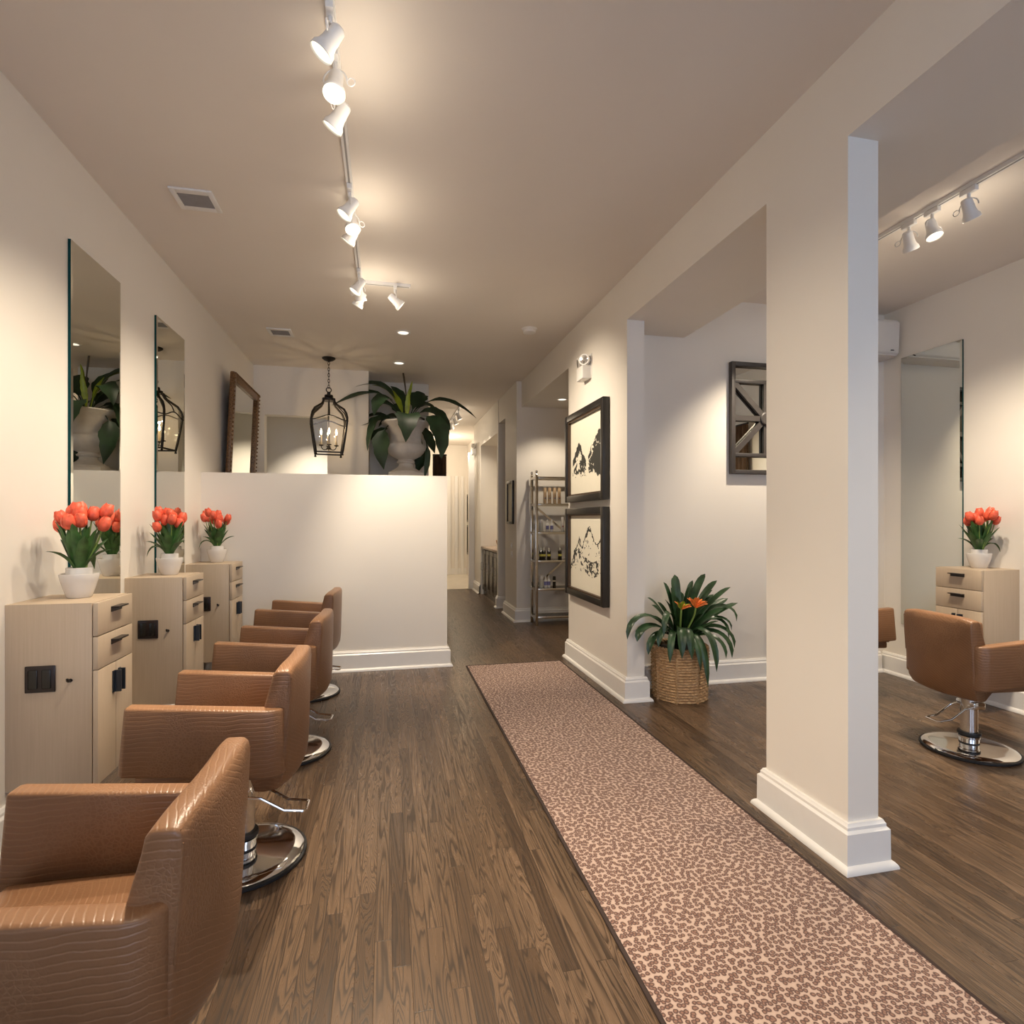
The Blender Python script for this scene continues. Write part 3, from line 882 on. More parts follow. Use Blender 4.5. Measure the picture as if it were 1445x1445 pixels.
# ---- track lighting
def make_track(label, pts, w=.034, h=.022):
    t = thing('light_track', label, 'light track')
    mb = MB()
    for p, q in pts:
        p, q = Vector(p), Vector(q)
        dx, dy = (w/2, 0) if abs(q.y-p.y) > abs(q.x-p.x) else (0, w/2)
        x0, x1 = sorted((p.x, q.x)); y0, y1 = sorted((p.y, q.y))
        mb.box(x0-dx, x1+dx, y0-dy, y1+dy, ZC-h, ZC)
    mb.build('rail', M['whitemetal'], t, smooth=0)
    mb = MB()
    for p, q in pts:
        p, q = Vector(p), Vector(q)
        dx, dy = (.005, -.01) if abs(q.y-p.y) > abs(q.x-p.x) else (-.01, .005)
        x0, x1 = sorted((p.x, q.x)); y0, y1 = sorted((p.y, q.y))
        mb.box(x0-dx, x1+dx, y0-dy, y1+dy, ZC-h-.0015, ZC-h)
    o = mb.build('conductor_slot', M['greymetal'], t, smooth=0)
    return t
make_track('long white ceiling light track over the main aisle with short side arm', [((-.2, -1.5, 0), (-.2, 4.72, 0)), ((-.183, 4.64, 0), (.19, 4.64, 0))])
make_track('white ceiling light track in the side room on the right', [((3.21, -1.0, 0), (3.21, 4.1, 0))])
make_track('short light track on the corridor ceiling', [((1.2, 9.3, 0), (1.2, 10.9, 0))])
make_track('short light track inside the lit room behind the lantern', [((-1.5, 8.2, 0), (-.6, 8.2, 0))])

def make_head(label):
    t = thing('track_spotlight', label, 'spotlight', group='white track spotlights')
    MB().box(-.014, .014, -.045, .045, -.03, 0, bev=.003).lathe([(.009, -.06), (.009, -.03)], 12).build('adapter', M['whitemetal'], t)
    mb = MB()
    pts = [(.048*sin(a), 0, -.105+.046*cos(a)) for a in [radians(q) for q in range(-95, 96, 19)]]
    mb.tube(pts, .0035, 8)
    mb.tube([(.048+.016+.016*cos(a), .0, -.110+.016*sin(a)) for a in [2*pi*k/14 for k in range(14)]], .0025, 6, closed=True)
    mb.build('yoke', M['whitemetal'], t)
    h = MB().lathe([(.0, .060), (.020, .058), (.027, .050), (.029, .025), (.031, -.008), (.035, -.028), (.043, -.040), (.045, -.058), (.043, -.061), (.040, -.054)], 28, cap=False).build('housing', M['whitemetal'], t)
    h.location = (0, 0, -.115)
    MB().lathe([(0, -.058), (.025, -.0575), (.041, -.055)], 28, cap=False).build('lens', M['lens'], h)
    return t
HEADS = []
def aim_head(t, aim, power, spread=62, fill_power=0):
    h = [c for c in t.children if c.name.startswith('housing')][0]
    base = Vector(t.location)+Vector((0, 0, -.115))
    d = (Vector(aim)-base).normalized()
    h.rotation_mode = 'QUATERNION'
    h.rotation_quaternion = Vector((0, 0, -1)).rotation_difference(d)
    y = [c for c in t.children if c.name.startswith('yoke')][0]
    y.rotation_euler = (0, 0, math.atan2(d.y, d.x)+pi/2)
    lamp('spot_lamp', 'SPOT', power, h, (0, 0, -.066), spot_size=radians(spread), spot_blend=.85, shadow_soft_size=.035)
    if fill_power: lamp('ceiling_fill_lamp', 'POINT', fill_power, t, (.10, 0, -.215), shadow_soft_size=.05)  # added fill below the head, lifts the ceiling softly
TZ = ZC-.022
PW = 71
heads = [
 ((-.2, 2.17), (-1.58, 2.3, 1.1), 'white track spotlight on main track nearest the viewer, tilted to left wall', .28),
 ((-.2, 2.38), (-.45, 1.3, 0.0), 'white track spotlight second from the viewer on main track, facing forward', 1.0),
 ((-.2, 2.57), (-1.58, 3.1, 1.0), 'white track spotlight third from the viewer on main track', .24),
 ((-.2, 3.31), (-1.58, 3.15, 1.1), 'white track spotlight first of the middle trio on the main track', .21),
 ((-.2, 3.465), (.3, 2.3, .0), 'white track spotlight centre of the middle trio, facing forward', 1.05),
 ((-.2, 3.61), (-1.58, 4.15, 1.1), 'white track spotlight last of the middle trio on the main track', .24),
 ((-.2, 4.40), (-1.58, 4.3, 1.1), 'white track spotlight first of the far trio on the main track', .22),
 ((-.2, 4.54), (.32, 5.44, .45), 'white track spotlight centre of the far trio on the main track', .95),
 ((-.2, 4.675), (-1.4, 5.3, .9), 'white track spotlight last of the far trio where the tracks meet', .24),
 ((.07, 4.64), (1.81, 4.95, 1.75), 'white track spotlight alone on the short side arm, aimed at the prints', .68),
 ((3.21, 2.94), (4.5, 3.4, .9), 'white track spotlight left of the three in the side room', .36),
 ((3.21, 2.785), (3.3, 1.9, .0), 'white track spotlight middle of the three in the side room', 1.1),
 ((3.21, 2.565), (4.5, 2.8, .9), 'white track spotlight right of the three in the side room', .34),
 ((3.21, 3.65), (3.0, 4.38, 1.2), 'white track spotlight hidden behind the pillar, aimed at the spoked mirror', .55),
 ((-.2, 1.55), (1.81, 2.4, .7), 'unseen white track spotlight above the viewer, added to brighten the white pillar', .32),  # out of view, added for light on the pillar face
 ((-.2, .2), (1.2, 1.4, .0), 'unseen white track spotlight behind the viewer, added to brighten the runner rug', .42),  # out of view, added for light on rug, floor and near chair
 ((3.21, .9), (2.6, 2.6, .0), 'white track spotlight near the street end of the side room track', .3),
 ((1.2, 9.6), (1.75, 9.6, 2.0), 'white track spotlight closest on the corridor track', .28),
 ((1.2, 10.1), (1.75, 10.1, 2.0), 'white track spotlight in the middle of the corridor track', .28),
 ((1.2, 10.6), (1.6, 12.5, 1.6), 'white track spotlight farthest on the corridor track', .2),
 ((-.98, 8.2), (-1.1, 9.1, .6), 'white track spotlight seen through the lantern doorway', .8),
]
h0 = None
roots = []
for (xy, aim, lab, k) in heads:
    if h0 is None:
        h0 = make_head(lab); t = h0
    else:
        t = dup(h0, lab)
    t.location = (xy[0], xy[1], TZ); roots.append((t, aim, k))
for t, aim, k in roots:
    aim_head(t, aim, PW*k, spread=60 if 5.2 < aim[1] < 5.5 else 80, fill_power=.22)

lamp('far_room_fill_lamp', 'POINT', 8, None, (1.2, 12.9, 2.9), shadow_soft_size=.12)  # bare light without a fixture, added to brighten the far room
lamp('downlight_lamp', 'SPOT', 3, None, (.168, 5.83, ZC-.02), spot_size=radians(110), spot_blend=.6, shadow_soft_size=.05)
lamp('downlight_lamp', 'SPOT', 2.5, None, (.15, 6.975, ZC-.02), spot_size=radians(110), spot_blend=.6, shadow_soft_size=.05)
lamp('downlight_lamp', 'SPOT', 15, None, (2.2, 6.95, ZB-.02), spot_size=radians(120), spot_blend=.6, shadow_soft_size=.05)

# ------------------------------------------------------------------ lantern
t = thing('hanging_lantern', 'black iron candle lantern hanging on a chain beyond the half wall', 'lantern', (-.656, 6.94, 2.17), radians(8))
MB().lathe([(.075, 1.12), (.075, 1.108), (.05, 1.09), (.012, 1.075), (.0, 1.07)], 28).build('ceiling_canopy', M['iron'], t)
mb = MB(); z = 1.075; k = 0
while z > .78:
    n = 12; pts = []
    for i in range(n):
        a = 2*pi*i/n; u, v = .010*cos(a), .022*sin(a)
        pts.append((u, 0, z-.02+v) if k % 2 == 0 else (0, u, z-.02+v))
    mb.tube(pts, .0035, 6, closed=True); z -= .034; k += 1
mb.tube([(.028*cos(2*pi*i/18), 0, .745+.028*sin(2*pi*i/18)) for i in range(18)], .006, 8, closed=True)
mb.build('chain', M['iron'], t)
mb = MB()
mb.lathe([(.0, .715), (.02, .715), (.02, .69), (.045, .685), (.05, .665), (.04, .65), (.075, .645), (.075, .615), (.0, .612)], 20)
prof = [(.205, 0), (.222, .08), (.240, .17), (.256, .26), (.270, .34), (.274, .40), (.260, .45), (.225, .50), (.165, .535), (.115, .565), (.088, .60), (.080, .63)]
cor = [Vector((cos(a), sin(a), 0)) for a in (pi/4, 3*pi/4, 5*pi/4, 7*pi/4)]
for c in cor:
    mb.tube([c*r+Vector((0, 0, z)) for r, z in prof], .013, 6)
    mb.lathe([(.011, -.03), (.014, -.018), (.009, -.01), (.009, 0)], 10, c=(c.x*.205, c.y*.205, 0))
for i in range(4):
    a, b = cor[i], cor[(i+1) % 4]
    mb.bar(a*.205+Vector((0, 0, .004)), b*.205+Vector((0, 0, .004)), .014, .016)
    n = 10; pts = []
    for k in range(n+1):
        s_ = k/n; p = (a*(1-s_)+b*s_)*.285; pts.append(p+Vector((0, 0, .36+.055*sin(pi*s_)**2)))
    mb.tube(pts, .007, 6)
    m_ = (a+b)/2
    mb.tube([m_*.285*1.0+Vector((0, 0, .415)), m_*.25+Vector((0, 0, .48)), m_*.14+Vector((0, 0, .56)), m_*.08+Vector((0, 0, .63))], .006, 6)
mb.build('cage', M['iron'], t)
for i in range(4):
    a, b = cor[i], cor[(i+1) % 4]
    mb = MB().grid([[a*.203+Vector((0, 0, .012)), b*.203+Vector((0, 0, .012))], [a*.281+Vector((0, 0, .36)), b*.281+Vector((0, 0, .36))]])
    mb.build('pane', M['glass'], t, smooth=0)
mb = MB().tube([(0, 0, .62), (0, 0, .06)], .006, 8).lathe([(.0, .05), (.03, .055), (.02, .075), (.0, .08)], 16)
for k in range(4):
    a = k*pi/2
    mb.tube(bez((0, 0, .06), (.05*cos(a), .05*sin(a), .03), (.08*cos(a), .08*sin(a), .04), (.085*cos(a), .085*sin(a), .09), 6), .005, 6)
    mb.lathe([(.006, .085), (.026, .092), (.026, .10), (.012, .10)], 14, c=(.085*cos(a), .085*sin(a), 0))
mb.build('candle_arms', M['iron'], t)
for k in range(4):
    a = k*pi/2; c = (.085*cos(a), .085*sin(a), 0)
    o = MB().lathe([(.011, .10), (.011, .215), (.004, .218)], 14, c=c).build('candle', M['candle'], t)
    MB().lathe([(.004, .215), (.011, .235), (.012, .25), (.006, .275), (.001, .292)], 12, c=c).build('flame_bulb', M['bulb'], o)
    lamp('candle_lamp', 'POINT', .26, t, (c[0]*1.0, c[1]*1.0, .31), shadow_soft_size=.012, col=(1, .72, .42))

# ------------------------------------------------------------------ urn and plant on the half wall
UY = 7.52
pd = thing('tall_pedestal', 'tall white pedestal behind the half wall holding the urn', 'pedestal', (.25, UY, 0))
MB().box(-.24, .24, -.24, .24, .10, 1.90, bev=.004).build('shaft', M['trim'], pd)
MB().box(-.27, .27, -.27, .27, 0, .10, bev=.006).build('foot', M['trim'], pd)
MB().box(-.27, .27, -.27, .27, 1.90, 1.94, bev=.006).build('top', M['trim'], pd)
t = thing('stone_urn', 'white footed urn with a leafy plant, showing above the half wall', 'urn', (.25, UY, 1.94)); t.scale = (1.34,)*3
MB().box(-.165, .165, -.165, .165, 0, .045, bev=.005).build('plinth', M['plaster'], t)
MB().lathe([(0, .045), (.15, .045), (.152, .06), (.135, .068), (.115, .08), (.085, .10), (.068, .12), (.066, .138), (.085, .146), (.088, .158), (.075, .166), (.072, .178), (.10, .19), (.145, .215), (.175, .25), (.184, .285), (.176, .315), (.158, .33), (.150, .345), (.148, .40), (.158, .45), (.185, .495), (.226, .52), (.232, .53), (.228, .540), (.205, .540), (.19, .525), (.0, .51)], 48).build('bowl', M['plaster'], t)

pl = thing('urn_plant', 'large leafy dark green plant growing from the white pedestal urn', 'plant', (.25, UY, 2.635)); pl.scale = (1.34,)*3
k5 = .00134
def up5(cx, cy, dy): return Vector(((cx-800)*k5, dy, (505-cy)*k5))
#      base       control1    control2     tip        depth   blade start, half width, light?
LV = [((775, 470), (740, 250), (620, 170), (438, 258), -.05, .35, .046, 0),
      ((780, 470), (740, 380), (640, 330), (560, 400), -.12, .3, .05, 0),
      ((830, 470), (880, 300), (980, 300), (1060, 420), .15, .3, .05, 0),
      ((770, 480), (660, 400), (560, 420), (470, 470), .12, .35, .035, 0),
      ((800, 470), (790, 330), (760, 250), (690, 205), .14, .3, .05, 0),
      ((770, 470), (690, 230), (560, 250), (290, 402), -.10, .45, .042, 0),
      ((770, 470), (740, 300), (600, 280), (578, 480), -.25, .40, .062, 0),
      ((770, 475), (730, 420), (680, 400), (605, 512), .15, .35, .048, 0),
      ((765, 480), (700, 430), (600, 470), (482, 530), -.05, .35, .046, 0),
      ((765, 480), (640, 380), (540, 480), (534, 720), -.20, .45, .028, 0),
      ((765, 480), (680, 520), (600, 560), (486, 668), .0, .40, .050, 0),
      ((760, 480), (640, 470), (590, 640), (645, 848), -.22, .45, .064, 0),
      ((805, 470), (812, 400), (815, 430), (790, 668), -.36, .30, .092, 0),
      ((830, 470), (850, 330), (930, 250), (948, 270), .10, .30, .085, 0),
      ((835, 470), (900, 300), (1080, 240), (1312, 445), -.05, .42, .040, 0),
      ((835, 470), (900, 370), (1040, 370), (1112, 552), -.14, .30, .064, 0),
      ((835, 475), (920, 380), (1080, 480), (1035, 775), -.30, .38, .080, 0),
      ((835, 480), (900, 480), (960, 560), (1012, 705), .05, .40, .060, 0),
      ((835, 480), (960, 520), (980, 720), (925, 902), -.10, .55, .024, 0),
      ((835, 485), (960, 560), (930, 740), (880, 845), .10, .55, .050, 0),
      ((785, 470), (770, 330), (690, 230), (560, 232), -.02, .18, .034, 1),  # backlit leaf, its glow put into the paler colour
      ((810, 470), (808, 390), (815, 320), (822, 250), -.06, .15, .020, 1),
      ((800, 470), (770, 420), (740, 330), (705, 340), .18, .30, .06, 0),
      ((820, 470), (860, 420), (900, 400), (960, 470), .22, .30, .06, 0)]
for i, (b, c1, c2, tp, dy, bs, hw, li) in enumerate(LV):
    pts = bez(up5(*b, 0)*.6+Vector((0, 0, -.02)), up5(*c1, dy*.4), up5(*c2, dy*.85), up5(*tp, dy), 16)
    ws = []
    for q in range(17):
        s_ = q/16
        if s_ < bs: ws.append(.0055)
        else:
            g = (s_-bs)/(1-bs); ws.append(max(.0012, 1.22*hw*(sin(pi*g**.75))**.8*(1+.10*sin(q*2.1+i)) if g < 1 else .001))
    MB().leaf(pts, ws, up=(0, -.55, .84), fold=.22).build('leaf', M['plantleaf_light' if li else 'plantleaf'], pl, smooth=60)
MB().tube(bez(up5(812, 470, 0), up5(810, 330, -.03), up5(790, 180, -.05), up5(764, 56, -.06), 10), [.006]*6+[.008, .009, .008, .005, .002], 6).build('flower_stalk', M['spadix'], pl)
MB().tube(bez(up5(815, 470, 0), up5(818, 330, 0), up5(828, 260, 0), up5(846, 185, 0), 8), [.006]*5+[.012, .014, .010, .002], 8).build('flower_spike', M['plantleaf_light'], pl)
MB().lathe([(0, 0), (.185, 0)], 24, c=(0, 0, .005), cap=False).build('soil', M['soil'], pl)

# ------------------------------------------------------------------ clivia in basket
bk = thing('woven_basket', 'round woven seagrass basket on the floor beside the wall end', 'basket', (2.27, 4.10, 0), radians(10))
mb = MB(); b = bmesh.new(); seg, nz = 160, 72; rows = []
Rb, Hb = .205, .40
for i in range(nz+1):
    z = Hb*i/nz; row = []
    rb = Rb*(.97+.05*(z/Hb)); rw = z/Hb*19
    for k in range(seg):
        a = 2*pi*k/seg
        wv = .5+.5*sin(2*pi*rw)                                   # cords
        st_ = .5+.5*cos(20*a+pi*math.floor(rw))                   # over and under
        rr = rb+.005*wv+.010*wv*st_
        q = (a*8/(2*pi)) % 1; q = min(q, 1-q)
        if q < .07: rr = rb+.016*(1-(q/.07)**2)+.004*sin(2*pi*rw*.9+q*60)   # upright braids
        row.append(b.verts.new((rr*cos(a), rr*sin(a), z+.004*sin(a*3)*(z/Hb))))
    rows.append(row)
for i in range(nz):
    for k in range(seg): b.faces.new((rows[i][k], rows[i][(k+1) % seg], rows[i+1][(k+1) % seg], rows[i+1][k]))
b.faces.new(rows[0][::-1])
mb._merge(b)
mb.build('weave', M['basket'], bk, smooth=60)
mb = MB()
for s_ in range(2):
    mb.tube([((Rb*1.02+.006*sin(24*a+s_*pi))*cos(a), (Rb*1.02+.006*sin(24*a+s_*pi))*sin(a), Hb+.008*cos(24*a+s_*pi)) for a in [2*pi*k/120 for k in range(120)]], .010, 6, closed=True)
mb.build('braided_rim', M['basket'], bk)
MB().lathe([(0, .37), (.2, .37)], 24, cap=False).build('liner', M['soil'], bk)

cl = thing('clivia_plant', 'strap leaved orange flowering plant growing in the woven basket', 'plant', (2.27, 4.10, .40))
k7 = .00077
def up7(cx, cy, dy): return Vector(((cx-715)*k7, dy, (850-cy)*k7))
TIPS = [((590, 205), .08), ((745, 135), .12), ((880, 185), .02), ((1055, 125), .06), ((1145, 190), .0), ((1270, 255), -.04), ((1325, 392), .06), ((1318, 415), -.08), ((1235, 550), .12), ((1330, 612), -.05), ((1228, 690), -.10), ((1210, 852), -.16), ((1148, 938), -.20), ((1040, 922), -.25), ((910, 1035), -.28), ((810, 1172), -.29), ((740, 1020), -.28), ((662, 910), -.26), ((440, 940), -.24), ((265, 872), -.16), ((160, 745), -.14), ((45, 712), -.16), ((345, 520), -.05), ((345, 342), -.02), ((388, 690), -.22), ((512, 360), -.06), ((640, 330), -.05), ((1130, 340), .03), ((960, 350), -.10), ((700, 165), .10), ((820, 320), .12), ((1100, 640), .15), ((560, 420), .14), ((870, 500), -.15), ((470, 560), .10), ((980, 560), -.22), ((790, 230), -.06), ((660, 260), .06), ((1010, 270), -.10), ((1090, 450), -.16), ((900, 420), -.14), ((560, 540), -.14), ((430, 430), .04), ((1180, 460), .10), ((720, 480), -.02), ((1180, 760), -.12), ((360, 800), -.18), ((560, 900), -.25)]
for i, ((tx, ty), dy) in enumerate(TIPS):
    tp = up7(tx, ty, dy); L = math.hypot(tp.x, tp.y)
    an = math.atan2(tp.y, tp.x); d = Vector((cos(an), sin(an), 0))
    b0 = d*.03+Vector((0, 0, -.02))
    if tp.z > .22:
        c1 = d*L*.25+Vector((0, 0, tp.z*.45)); c2 = d*L*.70+Vector((0, 0, tp.z*.88))
    else:
        hh = max(tp.z, 0)+.16+.12*((i*37) % 10)/10
        c1 = d*max(L, .15)*.35+Vector((0, 0, hh)); c2 = d*max(L*1.0, .24)+Vector((0, 0, hh*.95))
        if tp.z < 0: c2 = d*max(L*1.0, .25)+Vector((0, 0, hh*.8)); tp = d*max(L, .24)+Vector((0, 0, tp.z))
    tp.y = min(tp.y, .2)
    pts = bez(b0, c1, c2, tp, 12)
    hw = .029*(1+.18*sin(i*2.3))
    ws = [hw*(.55+.45*min(1, q/5)) if q < 9 else hw*(1-((q-8)/4)**3.4*.96) for q in range(13)]
    o = MB().leaf(pts, ws, up=(0, -.35, .93) if tp.z < .25 else (-d.x*.6, -d.y*.6-.4, .5), fold=.3)
    o.build('leaf', M['clivia'], cl, smooth=60)
for (bx, top, hd) in (((700, 620), (768, 430), 1), ((640, 640), (612, 440), 0)):
    pts = bez(Vector((0, -.04, -.02)), up7(bx[0], bx[1], -.1), up7(top[0], top[1]+150, -.16), up7(top[0], top[1], -.17), 8)
    st_ = MB().tube(pts, .007, 8).build('flower_stem', M['stem'], cl)
    for q in range(9 if hd else 6):
        a = q*2.4; e = .55+.75*((q*7) % 5)/5
        d = Vector((cos(a)*cos(e), sin(a)*cos(e), sin(e))); c = pts[-1]
        L = .088 if hd else .070
        MB().leaf([c, c+d*L*.4, c+d*L*.75, c+d*L+Vector((d.x*.012, d.y*.012, .004))], [.004, .013, .017, .005], up=(-d.x, -d.y, .6), fold=.5, cols=4).leaf([c, c+d*L*.4, c+d*L*.75+Vector((.01, 0, 0)), c+d*L*.95+Vector((.02, 0, -.01))], [.003, .009, .010, .002], up=(d.y, -d.x, .3), fold=.5).build('blossom', M['petal_o' if (hd or q % 2) else 'plantleaf_light'], st_, smooth=60)

# ------------------------------------------------------------------ air conditioner
t = thing('air_conditioner', 'white wall air conditioner high in the side room corner', 'air conditioner', (4.03, YB, 2.85))
MB().prism([(0, 0), (-.15, 0), (-.20, .03), (-.21, .30), (-.19, .325), (0, .325)], -.43, .43, axis='x', bev=.01).build('casing', M['whiteplastic'], t)
MB().box(.33, .36, -.214, -.207, .045, .052).build('indicator', M['bronze'], t)
MB().box(-.40, .40, -.20, -.14, .005, .013, mat=Matrix.Rotation(radians(0), 4, 'X')).build('outlet_flap', M['whiteplastic'], t)

# ------------------------------------------------------------------ chrome shelf unit and bottles
SX0, SX1, SY0, SY1 = 1.915, 2.87, 7.20, 7.49
t = thing('shelf_unit', 'polished chrome open shelf unit standing in the corridor alcove', 'shelf', (SX0, SY0, 0))
w, d = SX1-SX0, SY1-SY0
levels = [.12, .49, .86, 1.235, 1.61, 1.965]
for px in (.018, w-.018):
    for py in (.018, d-.018):
        mb = MB().box(px-.018, px+.018, py-.018, py+.018, 0, 1.97, bev=.003)
        mb.lathe([(.012, 1.97), (.020, 1.99), (.010, 2.005), (.018, 2.025), (.014, 2.045), (0, 2.05)], 14, c=(px, py, 0))
        mb.build('post', M['nickel'], t)
for z in levels:
    s_ = MB().box(.036, w-.036, .0, .02, z-.03, z, bev=.002).box(.036, w-.036, d-.02, d, z-.03, z, bev=.002).box(0, .02, .036, d-.036, z-.03, z).box(w-.02, w, .036, d-.036, z-.03, z).build('shelf_rail', M['nickel'], t)
    MB().box(.02, w-.02, .02, d-.02, z-.012, z-.002).build('glass_shelf', M['glass'], s_)
mb = MB()
def brace(x0, z0, x1, z1): mb.bar((x0, d-.03, z0), (x1, d-.03, z1), .014, .026)
brace(.06, 1.58, w-.05, .88) ; brace(w-.05, 1.2, .10, .52)
mb.build('cross_brace', M['nickel'], t)

def bottle(name, label, kind, x, y, z, grp):
    t = thing(name, label, 'bottle', (x, y, z), group=grp)
    if kind == 'tall':
        MB().lathe([(0, 0), (.021, 0), (.022, .004), (.022, .17)], 16).build('body', M['bottle_cream'], t)
        MB().lathe([(.022, .17), (.021, .215), (.0, .217)], 16).build('cap', M['bottle_cream'], t)
        MB().lathe([(.0224, .055), (.0224, .085)], 16, cap=False).build('label', M['label_blue'], t) if 0 else MB().sphere((0, -.0215, .075), .009, 10, sc=(1, .25, 1)).build('emblem', M['label_blue'], t)
    elif kind == 'white':
        MB().lathe([(0, 0), (.020, 0), (.021, .004), (.021, .10), (.009, .118)], 16).build('body', M['bottle_white'], t)
        MB().lathe([(.009, .118), (.010, .15), (.004, .17), (.0, .172)], 12).build('cap', M['bottle_white'], t)
        MB().lathe([(.0214, .035), (.0214, .085)], 16, cap=False).build('label', M['label_blue'], t)
    elif kind == 'clear':
        MB().lathe([(0, 0), (.028, 0), (.029, .005), (.029, .125)], 16).build('body', M['frost'], t)
        MB().lathe([(.031, .125), (.031, .165), (0, .167)], 16).build('cap', M['bottle_white'], t)
    elif kind == 'dark':
        MB().lathe([(0, 0), (.024, 0), (.025, .004), (.025, .115), (.012, .13)], 16).build('body', M['bottle_dark'], t)
        MB().lathe([(.011, .13), (.011, .15), (.005, .165), (0, .166)], 12).build('cap', M['frost'], t)
        MB().lathe([(.0254, .05), (.0254, .08)], 16, cap=False).build('label', M['label_yellow'], t)
    elif kind == 'can':
        MB().lathe([(0, 0), (.021, 0), (.021, .13)], 16).build('body', M['bottle_dark'], t)
        MB().lathe([(.019, .13), (.019, .15), (0, .151)], 16).build('cap', M['bottle_dark'], t)
        MB().lathe([(.0214, .08), (.0214, .098)], 16, cap=False).build('label', M['paper'], t)
    elif kind == 'red':
        MB().lathe([(0, 0), (.021, 0), (.022, .004), (.022, .16)], 16).build('body', M['bottle_white'], t)
        MB().lathe([(.022, .16), (.021, .20), (0, .202)], 16).build('cap', M['bottle_white'], t)
        MB().sphere((0, -.0215, .075), .010, 10, sc=(1, .25, 1)).build('emblem', M['label_red'], t)
    return t
yb = SY0+.10
BL = [('tall', 2.12, 4, 'tall cream bottle on the top chrome shelf, first from the post'), ('tall', 2.185, 4, 'tall cream bottle on the top chrome shelf, second from the post'),
      ('tall', 2.255, 4, 'tall cream bottle on the top chrome shelf, third from the post'), ('tall', 2.32, 4, 'tall cream bottle on the top chrome shelf, nearest the framed prints'),
      ('clear', 2.065, 3, 'frosted wide bottle on the second chrome shelf beside the post'), ('white', 2.155, 3, 'slim white bottle left of the pair on the second chrome shelf'),
      ('white', 2.215, 3, 'slim white bottle right of the pair on the second chrome shelf'), ('red', 2.365, 3, 'white bottle with red emblem on the second chrome shelf by the wall edge'),
      ('dark', 2.065, 2, 'dark bottle nearest the post on the middle chrome shelf'), ('dark', 2.105, 2, 'dark bottle with yellow label touching its neighbour on the middle chrome shelf'),
      ('dark', 2.175, 2, 'dark bottle with pale cap standing alone on the middle chrome shelf'), ('dark', 2.33, 2, 'dark bottle half hidden by the wall edge on the middle chrome shelf'),
      ('clear', 2.07, 1, 'pale wide bottle on the lowest stocked chrome shelf beside the post'), ('white', 2.13, 1, 'slim white bottle left of the pair on the lowest stocked chrome shelf'),
      ('white', 2.175, 1, 'slim white bottle right of the pair on the lowest stocked chrome shelf'), ('can', 2.25, 1, 'dark can shaped bottle on the lowest stocked chrome shelf')]
for kind, x, li, lab in BL:
    bottle('product_bottle', lab, kind, x-.05, yb, levels[li]-.002, 'bottles on the chrome shelf unit')

# ------------------------------------------------------------------ counter niche, bowl, far box
t = thing('counter_cabinet', 'dark cabinet in the corridor niche under the counter', 'cabinet', (2.0, 9.7, 0))
MB().box(-.22, .38, -.78, .78, .0, .86).build('body', M['darkcab'], t, smooth=0)
for k in range(4):
    y0 = -.77+k*.386
    dd = MB().box(-.245, -.222, y0, y0+.376, .10, .84, bev=.004).build('door', M['darkcab'], t)
    MB().box(-.252, -.244, y0+.07, y0+.306, .17, .77, bev=.003).build('panel', M['darkcab'], dd)
    MB().tube([(-.252, y0+.35, .60), (-.275, y0+.35, .60), (-.275, y0+.35, .46), (-.252, y0+.35, .46)], .006, 8).build('handle', M['nickel'], dd)
tag(MB().box(-.27, .38, -.79, .79, 0, .04, bev=.006).build('countertop', M['counter'], loc=(2.0, 9.7, .862)), 'brown stone countertop on the dark niche cabinet', 'countertop')
t = thing('fruit_bowl', 'round orange wooden bowl on the niche countertop', 'bowl', (1.98, 9.55, .9025))
MB().lathe([(0, 0), (.08, 0), (.12, .04), (.135, .10), (.14, .14), (.132, .14), (.12, .09), (0, .06)], 28).build('bowl', M['bowl'], t)
FR = [(-.06, -.04, .13), (.05, -.05, .13), (0, .06, .13), (.0, -.01, .19), (-.05, .05, .165), (.065, .035, .165)]
FL = ['front left', 'front right', 'rear middle', 'topmost', 'rear left', 'rear right']
for (x, y, z), nm in zip(FR, FL):
    o = MB().lathe([(0, -.035), (.02, -.033), (.034, -.012), (.034, .006), (.022, .03), (.012, .045), (0, .05)], 14).build('pear', M['fruit'], None, (1.98+x, 9.55+y, .9025+z))
    tag(o, 'yellow green pear, %s one in the orange bowl' % nm, 'fruit', 'pears in the orange bowl')
t = thing('tall_box', 'tall black box on the pale tiles at the corridor end', 'box', (1.93, 12.5, .004))
MB().box(-.09, .085, -.12, .12, .08, .52, bev=.004).build('body', M['black'], t)
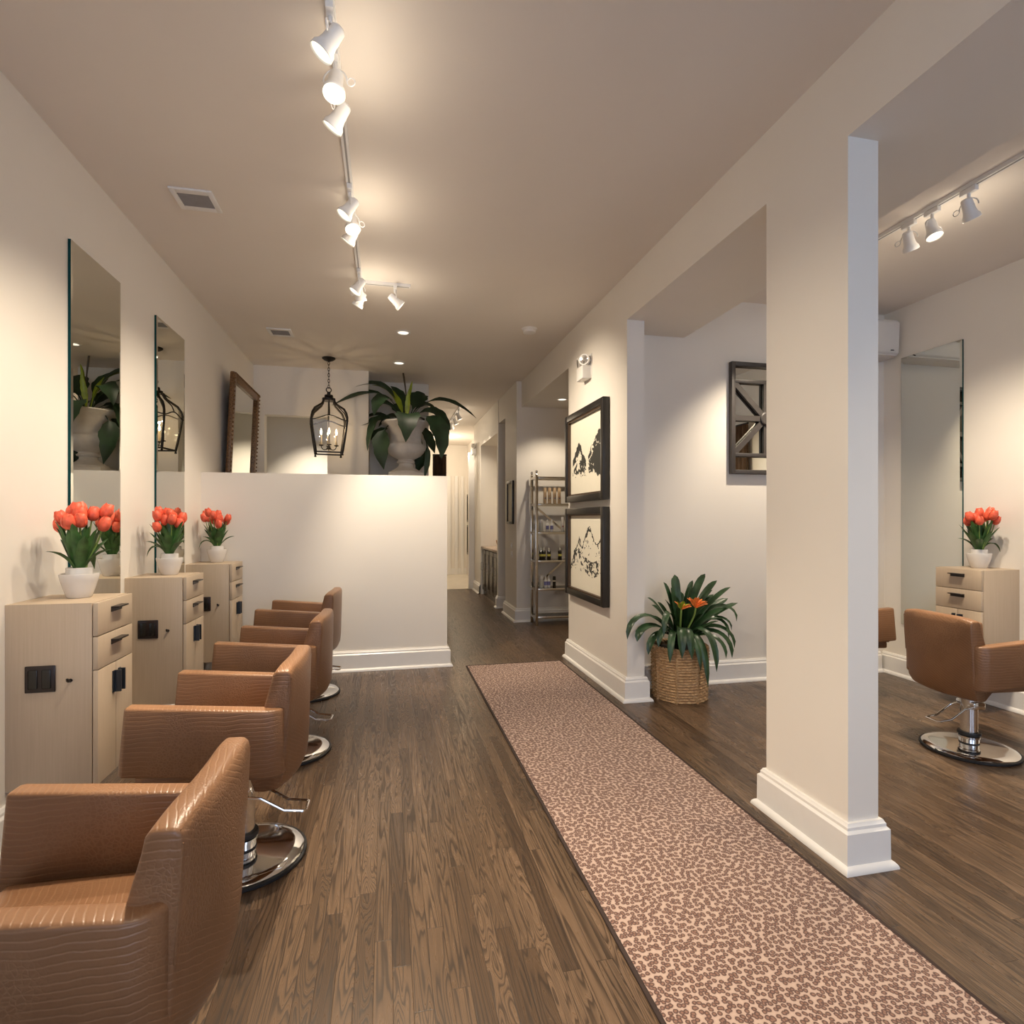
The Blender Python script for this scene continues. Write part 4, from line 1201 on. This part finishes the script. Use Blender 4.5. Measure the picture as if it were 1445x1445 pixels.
MB().box(-.10, .085, -.13, .13, 0, .08, bev=.004).build('plinth', M['black'], t)

# ------------------------------------------------------------------ brown curtains
def curtain(label, p0, p1, z0, z1, loc):
    t = thing('pleated_curtain', label, 'curtain', loc)
    p0, p1 = Vector(p0), Vector(p1); L = (p1-p0).length; d = (p1-p0)/L; nn = Vector((-d.y, d.x, 0))
    n = int(L/.012); rows = []
    for zz in (z0, (z0+z1)/2, z1):
        rows.append([p0+d*(L*i/n)+nn*(.03*sin(2*pi*(L*i/n)/.085))+Vector((0, 0, zz)) for i in range(n+1)])
    MB().grid(rows).build('cloth', M['curtain'], t, smooth=60)
    MB().tube([p0+Vector((0, 0, z1+.010)), p1+Vector((0, 0, z1+.010))], .012, 10).build('rod', M['iron'], t)
    return t
curtain('dark brown pleated panel standing behind the urn beyond the half wall', (.66, 0, 0), (.862, 0, 0), .01, 2.33, (0, 8.3, 0))
curtain('brown pleated curtain on the right wall seen only in the spoked mirror', (0, 1.15, 0), (0, 2.44, 0), .02, 2.6, (4.43, 0, 0))

# ------------------------------------------------------------------ world, camera, view
w = bpy.data.worlds.new('sky'); S.world = w; w.use_nodes = True
bg = w.node_tree.nodes['Background']; bg.inputs[0].default_value = (.62, .76, 1.0, 1); bg.inputs[1].default_value = .80

F = 800.
cam = bpy.data.cameras.new('camera'); co = bpy.data.objects.new('camera', cam); C.objects.link(co)
cam.sensor_fit = 'HORIZONTAL'; cam.sensor_width = 36; cam.lens = F/1445*36
cam.shift_y = 10.5/1445; cam.clip_start = .05
co.location = (0, 0, 1.4)
co.rotation_euler = (pi/2, 0, -math.atan(177.5/F))
S.camera = co
S.view_settings.view_transform = 'Standard'; S.view_settings.look = 'None'
S.view_settings.exposure = 2.14; S.view_settings.gamma = 1; S.view_settings.use_curve_mapping = False
S.cycles.use_denoising = True
S.cycles.max_bounces = 10; S.cycles.diffuse_bounces = 6; S.cycles.glossy_bounces = 5; S.cycles.transparent_max_bounces = 12
S.cycles.sample_clamp_indirect = 6; S.cycles.caustics_reflective = False; S.cycles.caustics_refractive = False
